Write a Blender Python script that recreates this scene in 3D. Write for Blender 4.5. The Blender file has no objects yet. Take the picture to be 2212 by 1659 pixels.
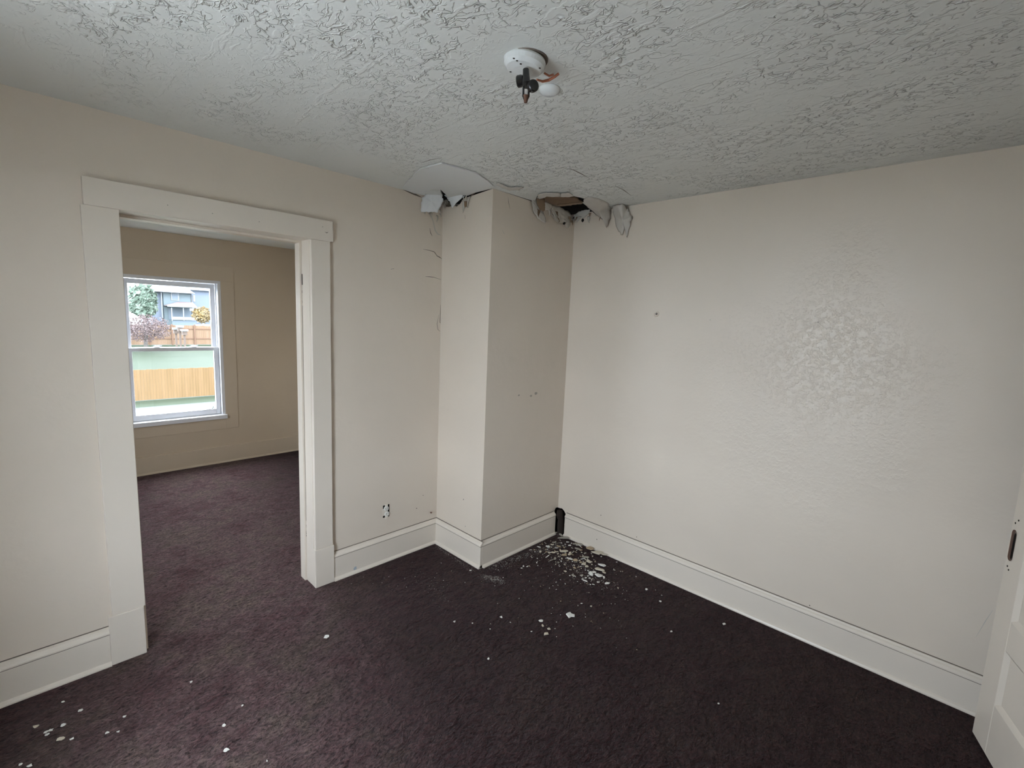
import bpy, bmesh, math, random
from mathutils import Vector, Matrix, noise
random.seed(7)
S = bpy.context.scene
COL = S.collection
# ------------------------------------------------------------------ camera
CAM = Vector((2.638, -2.8075, 1.6275))
FPX, YAW, PITCH, ROLL = 1016.84, math.radians(-43.9774), math.radians(-7.7048), math.radians(2.41339)
fw = Vector((math.sin(YAW)*math.cos(PITCH), math.cos(YAW)*math.cos(PITCH), math.sin(PITCH)))
rt = Vector((math.cos(YAW), -math.sin(YAW), 0)); up = rt.cross(fw)
RT = math.cos(ROLL)*rt + math.sin(ROLL)*up
UP = -math.sin(ROLL)*rt + math.cos(ROLL)*up
cd = bpy.data.cameras.new('camera'); cam = bpy.data.objects.new('camera', cd); COL.objects.link(cam)
m = Matrix((RT, UP, -fw)).transposed().to_4x4(); m.translation = CAM; cam.matrix_world = m
cd.sensor_fit = 'HORIZONTAL'; cd.sensor_width = 36; cd.lens = FPX*36/2212
cd.clip_start = .02; cd.clip_end = 400
S.camera = cam
S.view_settings.view_transform = 'Standard'; S.view_settings.look = 'None'
S.view_settings.exposure = 0.0; S.view_settings.gamma = 1
S.view_settings.use_curve_mapping = False

def Q(u, v, ax, val):
    """the point of a wall / floor / ceiling plane that a sight line meets"""
    d = fw + RT*(u-1106)/FPX - UP*(v-829.5)/FPX
    i = 'xyz'.index(ax); t = (val-CAM[i])/d[i]
    return CAM + d*t

# ------------------------------------------------------------------ world: bright overcast sky
SKY = 19.5
w = bpy.data.worlds.new('overcast'); S.world = w; w.use_nodes = True
nt = w.node_tree; nt.nodes.clear()
o = nt.nodes.new('ShaderNodeOutputWorld'); b = nt.nodes.new('ShaderNodeBackground')
tc = nt.nodes.new('ShaderNodeTexCoord'); sp = nt.nodes.new('ShaderNodeSeparateXYZ'); cr = nt.nodes.new('ShaderNodeValToRGB')
nt.links.new(tc.outputs['Generated'], sp.inputs[0]); nt.links.new(sp.outputs[2], cr.inputs[0])
cr.color_ramp.elements[0].position = 0.0; cr.color_ramp.elements[0].color = (.90, .985, 1.12, 1)
cr.color_ramp.elements[1].position = .8; cr.color_ramp.elements[1].color = (.89, .985, 1.14, 1)
nt.links.new(cr.outputs[0], b.inputs[0]); b.inputs[1].default_value = SKY; nt.links.new(b.outputs[0], o.inputs[0])

# daylight portals in two windows and the added side window
def portal(name, loc, rot, sx, sy):
    l = bpy.data.lights.new(name, 'AREA'); l.shape = 'RECTANGLE'; l.size = sx; l.size_y = sy
    l.cycles.is_portal = True
    ob = bpy.data.objects.new(name, l); COL.objects.link(ob); ob.location = loc; ob.rotation_euler = rot
YB = -3.35           # back wall of the room
W2 = (1.10, 1.92, .42, 2.10)     # back window: x0,x1,z0,z1
portal('daylight_back_window', ((W2[0]+W2[1])/2, YB-.22, (W2[2]+W2[3])/2), (math.radians(90), 0, 0), W2[1]-W2[0], W2[3]-W2[2])
portal('daylight_added_window', (-1.05, YB-.22, 1.35), (math.radians(90), 0, 0), .5, 1.4)  # portal of the added, unseen window of the next room
portal('daylight_far_window', (-3.14, -1.795, 1.2), (math.radians(90), 0, math.radians(-90)), .84, 1.42)

# ------------------------------------------------------------------ materials
def mat(name, col, rough=.6, spec=.4, metal=0):
    m = bpy.data.materials.new(name); m.use_nodes = True
    p = m.node_tree.nodes['Principled BSDF']
    p.inputs['Base Color'].default_value = (*col, 1); p.inputs['Roughness'].default_value = rough
    p.inputs['Specular IOR Level'].default_value = spec; p.inputs['Metallic'].default_value = metal
    return m
def N(m, t): return m.node_tree.nodes.new(t)
def L(m, a, b): m.node_tree.links.new(a, b)
def noise_tex(m, scale, detail=3, rough=.5, vec=None, dist=0):
    n = N(m, 'ShaderNodeTexNoise'); n.inputs['Scale'].default_value = scale; n.inputs['Detail'].default_value = detail
    n.inputs['Roughness'].default_value = rough; n.inputs['Distortion'].default_value = dist
    if vec is not None: L(m, vec, n.inputs['Vector'])
    return n
def geo(m):
    return N(m, 'ShaderNodeNewGeometry').outputs['Position']
def ramp(m, src, stops):
    r = N(m, 'ShaderNodeValToRGB'); L(m, src, r.inputs[0]); e = r.color_ramp.elements
    while len(e) > 2: e.remove(e[-1])
    for i, (p, c) in enumerate(stops):
        if i < 2: x = e[i]; x.position = p
        else: x = e.new(p)
        x.color = (*c, 1) if len(c) == 3 else c
    return r
def bump(m, h, strength, dist, prev=None):
    b = N(m, 'ShaderNodeBump'); b.inputs['Strength'].default_value = strength; b.inputs['Distance'].default_value = dist
    L(m, h, b.inputs['Height'])
    if prev is not None: L(m, prev, b.inputs['Normal'])
    return b
def math_(m, op, a, b=None, c=None):
    n = N(m, 'ShaderNodeMath'); n.operation = op
    for i, x in enumerate((a, b, c)):
        if x is None: continue
        if isinstance(x, (int, float)): n.inputs[i].default_value = x
        else: L(m, x, n.inputs[i])
    return n.outputs[0]
def P(m): return m.node_tree.nodes['Principled BSDF']

WALLC = (.76, .67, .565)
def paint(name, col, rough=.42, bumpy=1.0, patch=None):
    m = mat(name, col, rough, .45); g = geo(m)
    n1 = noise_tex(m, 2.2, 4, .55, g); n2 = noise_tex(m, 60, 3, .6, g); n3 = noise_tex(m, 9, 3, .5, g)
    r = ramp(m, n1.outputs[0], [(.35, tuple(c*.965 for c in col)), (.68, col)])
    L(m, r.outputs[0], P(m).inputs['Base Color'])
    b1 = bump(m, n3.outputs[0], .25*bumpy, .012); b2 = bump(m, n2.outputs[0], .16*bumpy, .003, b1.outputs[0])
    last = b2
    if patch:
        d = N(m, 'ShaderNodeVectorMath'); d.operation = 'DISTANCE'; L(m, g, d.inputs[0]); d.inputs[1].default_value = patch[0]
        wob = noise_tex(m, 3, 2, .5, g)
        dd = math_(m, 'ADD', d.outputs['Value'], math_(m, 'MULTIPLY', math_(m, 'SUBTRACT', wob.outputs[0], .5), .9))
        mask = ramp(m, dd, [(patch[1]*.35, (1, 1, 1)), (patch[1], (0, 0, 0))])
        v = N(m, 'ShaderNodeTexVoronoi'); v.inputs['Scale'].default_value = 75; L(m, g, v.inputs['Vector'])
        nn = noise_tex(m, 34, 4, .7, g)
        spots = ramp(m, nn.outputs[0], [(.48, (0, 0, 0)), (.62, (1, 1, 1))])
        hh = math_(m, 'MULTIPLY', math_(m, 'ADD', spots.outputs[0], math_(m, 'MULTIPLY', v.outputs['Distance'], .5)), mask.outputs[0])
        last = bump(m, hh, .42, .003, last.outputs[0])
    L(m, last.outputs[0], P(m).inputs['Normal'])
    return m
M = {}
M['wall'] = paint('wall_paint', WALLC)
M['wall_r'] = paint('wall_paint_patched', WALLC, .36, 1.0, ((2.02, 0, 1.42), .75))
M['trim'] = paint('trim_paint', (.79, .71, .61), .33, .55)
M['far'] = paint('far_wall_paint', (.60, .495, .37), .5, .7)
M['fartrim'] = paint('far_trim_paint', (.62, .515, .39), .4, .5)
M['sheet'] = paint('ceiling_sheet', (.60, .56, .50), .7, 1.6)
M['paper'] = paint('peeling_paint', (.60, .56, .49), .6, 1.6)
M['tan'] = paint('torn_board_paper', (.30, .205, .125), .8, 2)
M['brown'] = paint('damp_board', (.20, .125, .07), .85, 2)
M['smooth'] = paint('patch_plaster', (.74, .75, .74), .55, .6)
M['dark'] = mat('void_dark', (.012, .01, .009), .9, .1)
M['crack_or_shadow'] = mat('crack_shadow_dark', (.17, .14, .115), .9, .1)
M['flake'] = paint('white_flake', (.86, .87, .87), .7, .5)
M['deep'] = mat('gap_dark', (.035, .027, .022), .9, .1)
M['vinyl'] = mat('white_vinyl', (.78, .78, .80), .35, .4)
M['chip'] = paint('chip_white', (.80, .775, .71), .7, 1)
M['chip2'] = paint('chip_cream', (.62, .55, .43), .8, 1)
M['chip3'] = paint('chip_tan', (.45, .34, .22), .85, 1)
M['chip4'] = paint('chip_grey', (.36, .33, .27), .85, 1)
M['black'] = mat('black_bakelite', (.012, .012, .013), .25, .5)
M['copper'] = mat('copper', (.42, .16, .09), .45, .5, .4)
M['rust'] = mat('rusty_metal', (.16, .08, .055), .5, .5, .5)
M['porc'] = mat('porcelain', (.78, .80, .79), .22, .5)
M['steel'] = mat('dull_steel', (.42, .41, .39), .4, .5, .7)

def ceiling_mat():
    m = mat('ceiling_texture', (.73, .74, .705), .42, .5); g = geo(m)
    warp = noise_tex(m, 7, 3, .5, g)
    mx = N(m, 'ShaderNodeMix'); mx.data_type = 'VECTOR'; mx.inputs[0].default_value = .045
    L(m, g, mx.inputs[4]); L(m, warp.outputs['Color'], mx.inputs[5])
    mp = N(m, 'ShaderNodeMapping'); mp.inputs['Rotation'].default_value = (0, 0, .55); mp.inputs['Scale'].default_value = (.82, 1.12, 1)
    L(m, mx.outputs[1], mp.inputs[0])
    # ragged ridges: thin bands of a distorted noise, broken up
    n1 = noise_tex(m, 21, 1.6, .5, mp.outputs[0], .35)
    band = math_(m, 'ABSOLUTE', math_(m, 'SUBTRACT', n1.outputs[0], .5))
    ridge = ramp(m, band, [(0.0, (1, 1, 1)), (.034, (0, 0, 0))]); ridge.color_ramp.interpolation = 'EASE'
    n2 = noise_tex(m, 44, 1.5, .5, mp.outputs[0], .25)
    band2 = math_(m, 'ABSOLUTE', math_(m, 'SUBTRACT', n2.outputs[0], .52))
    ridge2 = ramp(m, band2, [(0.0, (.7, .7, .7)), (.05, (0, 0, 0))]); ridge2.color_ramp.interpolation = 'EASE'
    # cluster mask
    c = noise_tex(m, 3.2, 3, .6, mp.outputs[0]); cm = ramp(m, c.outputs[0], [(.40, (.12, .12, .12)), (.55, (1, 1, 1))])
    brk = noise_tex(m, 34, 1, .5, g); bm_ = ramp(m, brk.outputs[0], [(.45, (0, 0, 0)), (.56, (1, 1, 1))])
    # long trowel streaks
    mp2 = N(m, 'ShaderNodeMapping'); mp2.inputs['Rotation'].default_value = (0, 0, .5); mp2.inputs['Scale'].default_value = (.16, 1.1, 1)
    L(m, mx.outputs[1], mp2.inputs[0])
    n4 = noise_tex(m, 22, 3, .5, mp2.outputs[0]); st = ramp(m, n4.outputs[0], [(.60, (0, 0, 0)), (.66, (.6, .6, .6))])
    plate = ramp(m, n1.outputs[0], [(.52, (0, 0, 0)), (.56, (.35, .35, .35))])
    h = math_(m, 'ADD', math_(m, 'MULTIPLY', ridge.outputs[0], bm_.outputs[0]), math_(m, 'MULTIPLY', ridge2.outputs[0], bm_.outputs[0]))
    h = math_(m, 'ADD', h, plate.outputs[0])
    h = math_(m, 'MULTIPLY', h, cm.outputs[0])
    h = math_(m, 'ADD', h, math_(m, 'MULTIPLY', st.outputs[0], .55))
    # relief is smoothed out towards the left wall and the damaged chimney corner
    s = N(m, 'ShaderNodeSeparateXYZ'); L(m, g, s.inputs[0])
    fx = ramp(m, math_(m, 'ADD', s.outputs[0], math_(m, 'MULTIPLY', c.outputs[0], .8)), [(.50, (.08, .08, .08)), (1.0, (1, 1, 1))])
    fy = ramp(m, math_(m, 'ADD', s.outputs[0], math_(m, 'MULTIPLY', s.outputs[1], .35)), [(-.6, (1, 1, 1)), (1, (1, 1, 1))])
    r1 = N(m, 'ShaderNodeVectorMath'); r1.operation = 'DISTANCE'; L(m, g, r1.inputs[0]); r1.inputs[1].default_value = (1.57, -1.72, 2.4)
    fr = ramp(m, r1.outputs['Value'], [(.10, (.06, .06, .06)), (.26, (1, 1, 1))])
    h = math_(m, 'MULTIPLY', math_(m, 'MULTIPLY', h, fx.outputs[0]), fr.outputs[0])
    b1 = bump(m, warp.outputs[0], .18, .02); b2 = bump(m, h, 1.0, .0055, b1.outputs[0])
    L(m, b2.outputs[0], P(m).inputs['Normal'])
    return m
M['ceil'] = ceiling_mat()

def carpet_mat():
    m = mat('carpet', (.05, .03, .03), 1.0, .05); g = geo(m)
    big = noise_tex(m, 2.6, 4, .6, g); mid = noise_tex(m, 12, 3, .6, g)
    mixn = math_(m, 'ADD', math_(m, 'MULTIPLY', big.outputs[0], .65), math_(m, 'MULTIPLY', mid.outputs[0], .35))
    mp = N(m, 'ShaderNodeMapping'); mp.inputs['Rotation'].default_value = (0, 0, .8); mp.inputs['Scale'].default_value = (1, .6, 1); L(m, g, mp.inputs[0])
    tuft = noise_tex(m, 95, 4, .7, mp.outputs[0], .7); fine = noise_tex(m, 320, 2, .6, g); wave = noise_tex(m, 22, 3, .6, mp.outputs[0], .5)
    r = ramp(m, mixn, [(.38, (.058, .029, .031)), (.50, (.082, .053, .053)), (.60, (.088, .066, .056)), (.70, (.112, .074, .070))])
    t = ramp(m, tuft.outputs[0], [(.34, (.22, .22, .22)), (.60, (1.3, 1.3, 1.3))])
    mul = N(m, 'ShaderNodeMix'); mul.data_type = 'RGBA'; mul.blend_type = 'MULTIPLY'; mul.inputs[0].default_value = 1
    L(m, r.outputs[0], mul.inputs[6]); L(m, t.outputs[0], mul.inputs[7])
    wv = ramp(m, wave.outputs[0], [(.35, (.74, .74, .74)), (.62, (1.14, 1.14, 1.14))])
    m2 = N(m, 'ShaderNodeMix'); m2.data_type = 'RGBA'; m2.blend_type = 'MULTIPLY'; m2.inputs[0].default_value = 1
    L(m, mul.outputs[2], m2.inputs[6]); L(m, wv.outputs[0], m2.inputs[7]); mul = m2
    # lit floor painted in: paler lane from the doorway, darker carpet away from it
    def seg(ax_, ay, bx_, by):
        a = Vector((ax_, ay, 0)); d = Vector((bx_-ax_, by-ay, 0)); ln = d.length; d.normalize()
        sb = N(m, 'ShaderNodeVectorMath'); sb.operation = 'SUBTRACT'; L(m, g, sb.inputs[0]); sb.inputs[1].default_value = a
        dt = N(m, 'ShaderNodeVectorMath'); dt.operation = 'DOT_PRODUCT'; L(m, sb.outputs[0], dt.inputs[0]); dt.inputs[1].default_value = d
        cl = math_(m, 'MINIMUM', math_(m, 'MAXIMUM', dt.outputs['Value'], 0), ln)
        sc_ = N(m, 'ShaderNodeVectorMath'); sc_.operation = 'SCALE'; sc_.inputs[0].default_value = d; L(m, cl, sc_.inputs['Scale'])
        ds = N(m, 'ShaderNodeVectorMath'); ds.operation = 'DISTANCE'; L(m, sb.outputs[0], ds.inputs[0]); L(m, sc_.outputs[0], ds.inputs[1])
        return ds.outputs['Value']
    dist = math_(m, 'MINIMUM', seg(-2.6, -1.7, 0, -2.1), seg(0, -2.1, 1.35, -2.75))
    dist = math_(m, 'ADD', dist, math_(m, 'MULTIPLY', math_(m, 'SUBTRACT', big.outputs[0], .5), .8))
    lit_lane = ramp(m, dist, [(.10, (1, 1, 1)), (1.3, (0, 0, 0))]); lit_lane.color_ramp.interpolation = 'EASE'
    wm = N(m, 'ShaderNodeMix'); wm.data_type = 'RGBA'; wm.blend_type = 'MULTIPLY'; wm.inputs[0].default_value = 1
    wr_ = ramp(m, lit_lane.outputs[0], [(0, (.50, .335, .325)), (1, (1.78, 1.66, 1.58))])
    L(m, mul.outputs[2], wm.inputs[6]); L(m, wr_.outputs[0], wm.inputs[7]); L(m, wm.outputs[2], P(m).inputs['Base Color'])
    P(m).inputs['Sheen Weight'].default_value = .12; P(m).inputs['Sheen Roughness'].default_value = .5
    P(m).inputs['Sheen Tint'].default_value = (1, .88, .90, 1)
    h = math_(m, 'ADD', math_(m, 'MULTIPLY', tuft.outputs[0], .8), math_(m, 'MULTIPLY', fine.outputs[0], .3))
    b0 = bump(m, wave.outputs[0], .8, .05); b1 = bump(m, h, 1.0, .014, b0.outputs[0])
    L(m, b1.outputs[0], P(m).inputs['Normal'])
    return m
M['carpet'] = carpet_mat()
def glass_mat():
    m = bpy.data.materials.new('pane_glass'); m.use_nodes = True; n = m.node_tree; n.nodes.clear()
    o = n.nodes.new('ShaderNodeOutputMaterial'); t = n.nodes.new('ShaderNodeBsdfTransparent'); g = n.nodes.new('ShaderNodeBsdfGlossy')
    t.inputs[0].default_value = (.97, .985, .98, 1); g.inputs['Roughness'].default_value = .02
    x = n.nodes.new('ShaderNodeMixShader'); x.inputs[0].default_value = .04
    n.links.new(t.outputs[0], x.inputs[1]); n.links.new(g.outputs[0], x.inputs[2]); n.links.new(x.outputs[0], o.inputs[0])
    return m
M['glass'] = glass_mat()
def streak(name, c1, c2, sc, vec=(1, 1, .05)):
    m = mat(name, c1, .8, .2); g = geo(m); mp = N(m, 'ShaderNodeMapping'); mp.inputs['Scale'].default_value = vec; L(m, g, mp.inputs[0])
    n = noise_tex(m, sc, 3, .6, mp.outputs[0]); r = ramp(m, n.outputs[0], [(.35, c1), (.65, c2)]); L(m, r.outputs[0], P(m).inputs['Base Color'])
    return m
def K(*c, s=SKY/2): return tuple(min(.95, x/s) for x in c)
M['fence'] = streak('cedar_fence', (0.0996, 0.0601, 0.0255), (0.1227, 0.0741, 0.0346), 5)
M['fence2'] = streak('cedar_fence_pale', (0.1136, 0.0716, 0.0428), (0.1367, 0.0881, 0.0568), 3)  # far fence, houses and trees are paled to imitate haze
M['rail'] = mat('fence_rail', (0.0856, 0.0453, 0.0255), .8)
M['lawn'] = streak('lawn', (0.0165, 0.0235, 0.0120), (0.0215, 0.0290, 0.0160), 1.2, (1, .3, 1))
M['path'] = mat('pale_path', (0.0376, 0.0444, 0.0388), .9)
M['siding'] = streak('pale_siding', (0.078, 0.097, 0.104), (0.086, 0.106, 0.113), 2, (.02, .02, 1))
M['siding2'] = mat('blue_siding', (0.0889, 0.1034, 0.1287), .8)
M['white'] = mat('white_trim', (0.1482, 0.1540, 0.1598), .7)
M['roof'] = mat('brown_shingles', (0.1071, 0.0715, 0.0715), .9)
M['proof'] = mat('grey_roof', (0.1029, 0.1087, 0.1252), .9)
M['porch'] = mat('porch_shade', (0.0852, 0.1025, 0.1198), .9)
M['leafg'] = streak('evergreen_needles', (0.0656, 0.0931, 0.0680), (0.1156, 0.1413, 0.1118), 1.5, (1, 1, 1))
M['leafy'] = streak('yellow_leaves', (0.1506, 0.1028, 0.0407), (0.1771, 0.1364, 0.0814), 1.5, (1, 1, 1))
M['leafr'] = streak('reddish_twigs', (0.095, 0.068, 0.064), (0.130, 0.098, 0.096), 1.5, (1, 1, 1))
M['bark'] = mat('bark', (0.062, 0.055, 0.048), .9)
M['wood'] = mat('weathered_post', (0.0741, 0.0544, 0.0428), .9)

# ------------------------------------------------------------------ mesh helpers
class MB:
    def __init__(s): s.v = []; s.f = []; s.mi = []
    def add(s, vs, fs, mi=0):
        n = len(s.v); s.v += [tuple(v) for v in vs]; s.f += [tuple(i+n for i in f) for f in fs]; s.mi += [mi]*len(fs); return s
    def box(s, x0, x1, y0, y1, z0, z1, mi=0):
        x0, x1 = sorted((x0, x1)); y0, y1 = sorted((y0, y1)); z0, z1 = sorted((z0, z1))
        return s.add([(x0,y0,z0),(x1,y0,z0),(x1,y1,z0),(x0,y1,z0),(x0,y0,z1),(x1,y0,z1),(x1,y1,z1),(x0,y1,z1)],
            [(0,3,2,1),(4,5,6,7),(0,1,5,4),(1,2,6,5),(2,3,7,6),(3,0,4,7)], mi)
    def prism(s, pts, off, mi=0):
        """pts: closed outline in 3D, off: extrusion vector"""
        n = len(pts); a = [Vector(p) for p in pts]; c = [p+Vector(off) for p in a]
        return s.add(a+c, [tuple(range(n))[::-1], tuple(range(n, 2*n))]+[(i, (i+1) % n, (i+1) % n+n, i+n) for i in range(n)], mi)
    def sweep(s, prof, a, b, n):
        """prof: (out, z) outline swept from a to b in the plan, n = outward direction"""
        a = Vector((a[0], a[1], 0)); b = Vector((b[0], b[1], 0)); n = Vector((n[0], n[1], 0))
        pa = [a+n*o+Vector((0,0,z)) for o, z in prof]
        return s.prism(pa, b-a)
    def tube(s, pts, r, seg=10, cap=True):
        pts = [Vector(p) for p in pts]; k = len(pts); rr = r if isinstance(r, (list, tuple)) else [r]*k; vs = []; fs = []
        for i, p in enumerate(pts):
            d = (pts[min(i+1, k-1)]-pts[max(i-1, 0)]).normalized()
            u = d.orthogonal().normalized() if i == 0 else (u-d*u.dot(d)).normalized()
            w_ = d.cross(u)
            for j in range(seg):
                a = 2*math.pi*j/seg; vs.append(p+(u*math.cos(a)+w_*math.sin(a))*rr[i])
        for i in range(k-1):
            for j in range(seg): fs.append((i*seg+j, i*seg+(j+1) % seg, (i+1)*seg+(j+1) % seg, (i+1)*seg+j))
        if cap: fs += [tuple(range(seg))[::-1], tuple(range((k-1)*seg, k*seg))]
        return s.add(vs, fs)
    def lathe(s, prof, c, axis=(0, 0, 1), seg=32):
        ax = Vector(axis).normalized(); u = ax.orthogonal().normalized(); w_ = ax.cross(u); vs = []; fs = []; k = len(prof)
        for r, h in prof:
            for j in range(seg):
                a = 2*math.pi*j/seg; vs.append(Vector(c)+ax*h+(u*math.cos(a)+w_*math.sin(a))*max(r, 1e-5))
        for i in range(k-1):
            for j in range(seg): fs.append((i*seg+j, i*seg+(j+1) % seg, (i+1)*seg+(j+1) % seg, (i+1)*seg+j))
        fs += [tuple(range(seg))[::-1], tuple(range((k-1)*seg, k*seg))]
        return s.add(vs, fs)
    def build(s, name, mats, parent=None, bevel=0, smooth=False, origin=None):
        me = bpy.data.meshes.new(name)
        off = Vector(origin) if origin else Vector()
        me.from_pydata([tuple(Vector(v)-off) for v in s.v], [], s.f); me.update()
        bm = bmesh.new(); bm.from_mesh(me); bmesh.ops.recalc_face_normals(bm, faces=bm.faces); bm.to_mesh(me); bm.free()
        for x in (mats if isinstance(mats, (list, tuple)) else [mats]): me.materials.append(x)
        for p, i in zip(me.polygons, s.mi): p.material_index = i; p.use_smooth = smooth
        ob = bpy.data.objects.new(name, me); COL.objects.link(ob); ob.location = off
        if parent:
            ob.parent = parent; ob.location = off-world_loc(parent)
        if bevel:
            bv = ob.modifiers.new('bevel', 'BEVEL'); bv.width = bevel; bv.segments = 2; bv.limit_method = 'ANGLE'; bv.angle_limit = .6
        return ob
def world_loc(o):
    v = Vector(o.location)
    while o.parent: o = o.parent; v += Vector(o.location)
    return v
def tag(o, label=None, cat=None, group=None, kind=None):
    if label: o['label'] = label
    if cat: o['category'] = cat
    if group: o['group'] = group
    if kind: o['kind'] = kind
    return o
def empty(name, loc):
    o = bpy.data.objects.new(name, None); COL.objects.link(o); o.location = loc; o.empty_display_size = .1; return o

H = 2.4; BX, BY = .485, -.808; XR = 3.13
# ------------------------------------------------------------------ FLOOR
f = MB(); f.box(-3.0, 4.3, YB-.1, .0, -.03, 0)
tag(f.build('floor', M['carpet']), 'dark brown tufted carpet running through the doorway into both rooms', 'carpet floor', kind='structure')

# ------------------------------------------------------------------ WALLS
# chase tops and right wall carry ragged notches where plaster fell away
f = MB(); DY0, DY1, DZ = -2.5, -1.706, 2.016
f.box(-.15, 0, YB, DY0-.02, 0, H); f.box(-.15, 0, DY1+.02, .12, 0, H); f.box(-.15, 0, DY0-.02, DY1+.02, DZ+.02, H)
wl = tag(f.build('wall_left', [M['wall']]), 'cream painted wall with the cased doorway and the bare outlet', 'wall', kind='structure')

def q3(pts, ax, val): return [Q(u, v, ax, val) for u, v in pts]
# right wall: outline in x,z with a gap at its bottom left corner
hz = .185
pts = [(.562, 0), (XR, 0), (XR, H), (.0, H), (.0, .195), (.50, .195), (.523, .20), (.545, .188), (.56, .17), (.566, .13), (.555, .08), (.562, .03)]
f = MB(); f.prism([(x, 0, z) for x, z in pts], (0, .12, 0))
wr = tag(f.build('wall_right', M['wall_r']), 'long blank cream wall to the right of the chimney breast with a rough plaster patch', 'wall', kind='structure')
f = MB(); f.box(.44, .60, .0, .121, -.0, .24); f.f.pop(2); f.mi.pop()      # open box behind the gap
f.build('wall_cavity', M['dark'], wr)

# chimney breast
topA = [(957, 434), (956, 440), (961, 446), (970, 447), (978, 444), (987, 446), (994, 440), (1001, 429)]
pa = [(max(0.001, p.x), p.z) for p in q3(topA, 'y', BY)]
outl = [(0, 0), (BX, 0), (BX, H)] + [(p[0], min(p[1], H-.001)) for p in reversed(pa)] + [(0, pa[0][1]-.004)]
f = MB(); f.prism([(x, BY, z) for x, z in outl], (0, .012, 0))
outB = [(BY+.012, 0), (-.047, 0), (-.050, .06), (-.043, .12), (-.050, .17), (-.03, .20), (0, .198), (0, H-.04), (-.05, H-.07), (-.10, H-.03), (-.20, H-.02), (-.30, H-.012), (-.36, H-.03), (-.43, H-.004), (BY+.012, H)]
f.prism([(BX, y, z) for y, z in outB], (-.012, 0, 0))
wc = tag(f.build('wall_chimney_breast', M['wall']), 'square chimney breast standing out in the corner with torn plaster at its top', 'chimney breast', kind='structure')

# back wall with window, side wall with doorway, hall beyond
f = MB(); x0, x1, z0, z1 = W2
f.box(-.15, x0, YB-.14, YB, 0, H); f.box(x1, XR+.12, YB-.14, YB, 0, H); f.box(x0, x1, YB-.14, YB, 0, z0); f.box(x0, x1, YB-.14, YB, z1, H)
tag(f.build('wall_back', M['wall']), 'painted wall behind the viewer holding the window that lights the room', 'wall', kind='structure')
f = MB(); f.box(XR, XR+.12, -.90, .12, 0, H); f.box(XR, XR+.12, YB, -1.72, 0, H); f.box(XR, XR+.12, -1.72, -.90, 2.02, H)
tag(f.build('wall_side', M['wall']), 'painted side wall with the doorway the panelled door hangs in', 'wall', kind='structure')
f = MB(); f.box(XR+.12, 4.3, -.5, -.4, 0, H); f.box(XR+.12, 4.3, -2.2, -2.1, 0, H); f.box(4.2, 4.3, -2.1, -.5, 0, H)
tag(f.build('wall_hall', M['wall']), 'short hallway walls beyond the side doorway', 'wall', kind='structure')
# far room
FX, FH = -2.93, 2.312; WY0, WY1, WZ0, WZ1 = -2.20, -1.388, .505, 1.898
f = MB(); f.box(FX-.14, FX, YB, WY0, 0, FH); f.box(FX-.14, FX, WY1, -.40, 0, FH); f.box(FX-.14, FX, WY0, WY1, 0, WZ0); f.box(FX-.14, FX, WY0, WY1, WZ1, FH)
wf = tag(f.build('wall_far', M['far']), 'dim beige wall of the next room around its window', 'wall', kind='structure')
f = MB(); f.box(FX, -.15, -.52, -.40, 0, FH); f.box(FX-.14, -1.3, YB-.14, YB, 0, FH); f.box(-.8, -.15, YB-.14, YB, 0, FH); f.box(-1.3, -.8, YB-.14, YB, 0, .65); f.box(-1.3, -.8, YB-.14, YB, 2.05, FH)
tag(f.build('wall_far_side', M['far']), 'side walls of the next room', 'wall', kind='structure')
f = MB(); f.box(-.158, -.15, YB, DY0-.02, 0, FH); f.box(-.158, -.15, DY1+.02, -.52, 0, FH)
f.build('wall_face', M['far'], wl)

# ------------------------------------------------------------------ CEILING
nR = [(1292, 454), (1281, 447), (1277, 437), (1268, 431), (1254, 427), (1240, 424), (1228, 426), (1212, 424), (1196, 423), (1186, 419), (1178, 425), (1170, 422), (1160, 424), (1156, 433), (1151, 440)]
nR = q3(nR, 'z', H); nR = [Vector((max(p.x, BX), min(p.y, 0), H)) for p in nR]; nR[0].y = 0; nR[-1].x = BX
nL = [(1001, 423), (990, 426), (982, 430), (974, 433), (970, 430), (964, 422), (958, 414), (951, 407), (952, 416), (956, 424), (954, 431)]
nL = q3(nL, 'z', H); nL = [Vector((max(p.x, 0), min(p.y, BY), H)) for p in nL]; nL[0].y = BY; nL[-1].x = 0
cp = [Vector((XR, 0, H))] + nR + [Vector((BX, BY, H))] + nL + [Vector((0, YB, H)), Vector((XR, YB, H))]
f = MB(); f.prism(cp, (0, 0, .012))
ce = tag(f.build('ceiling', M['ceil']), 'grey white ceiling with swirled knockdown plaster texture, broken open beside the chimney breast', 'ceiling', kind='structure')
f = MB(); f.box(FX-.14, -.15, YB, -.40, FH, FH+.05); f.box(XR, 4.3, -2.1, -.5, H, H+.05)
tag(f.build('ceiling_far', M['ceil']), 'pale ceiling of the next room', 'ceiling', kind='structure')
f = MB(); f.box(-.15, XR+.12, YB-.14, .12, H+.013, H+.4); f.f.pop(0); f.mi.pop(0)
f.build('attic_void', M['dark'], ce)
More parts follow.
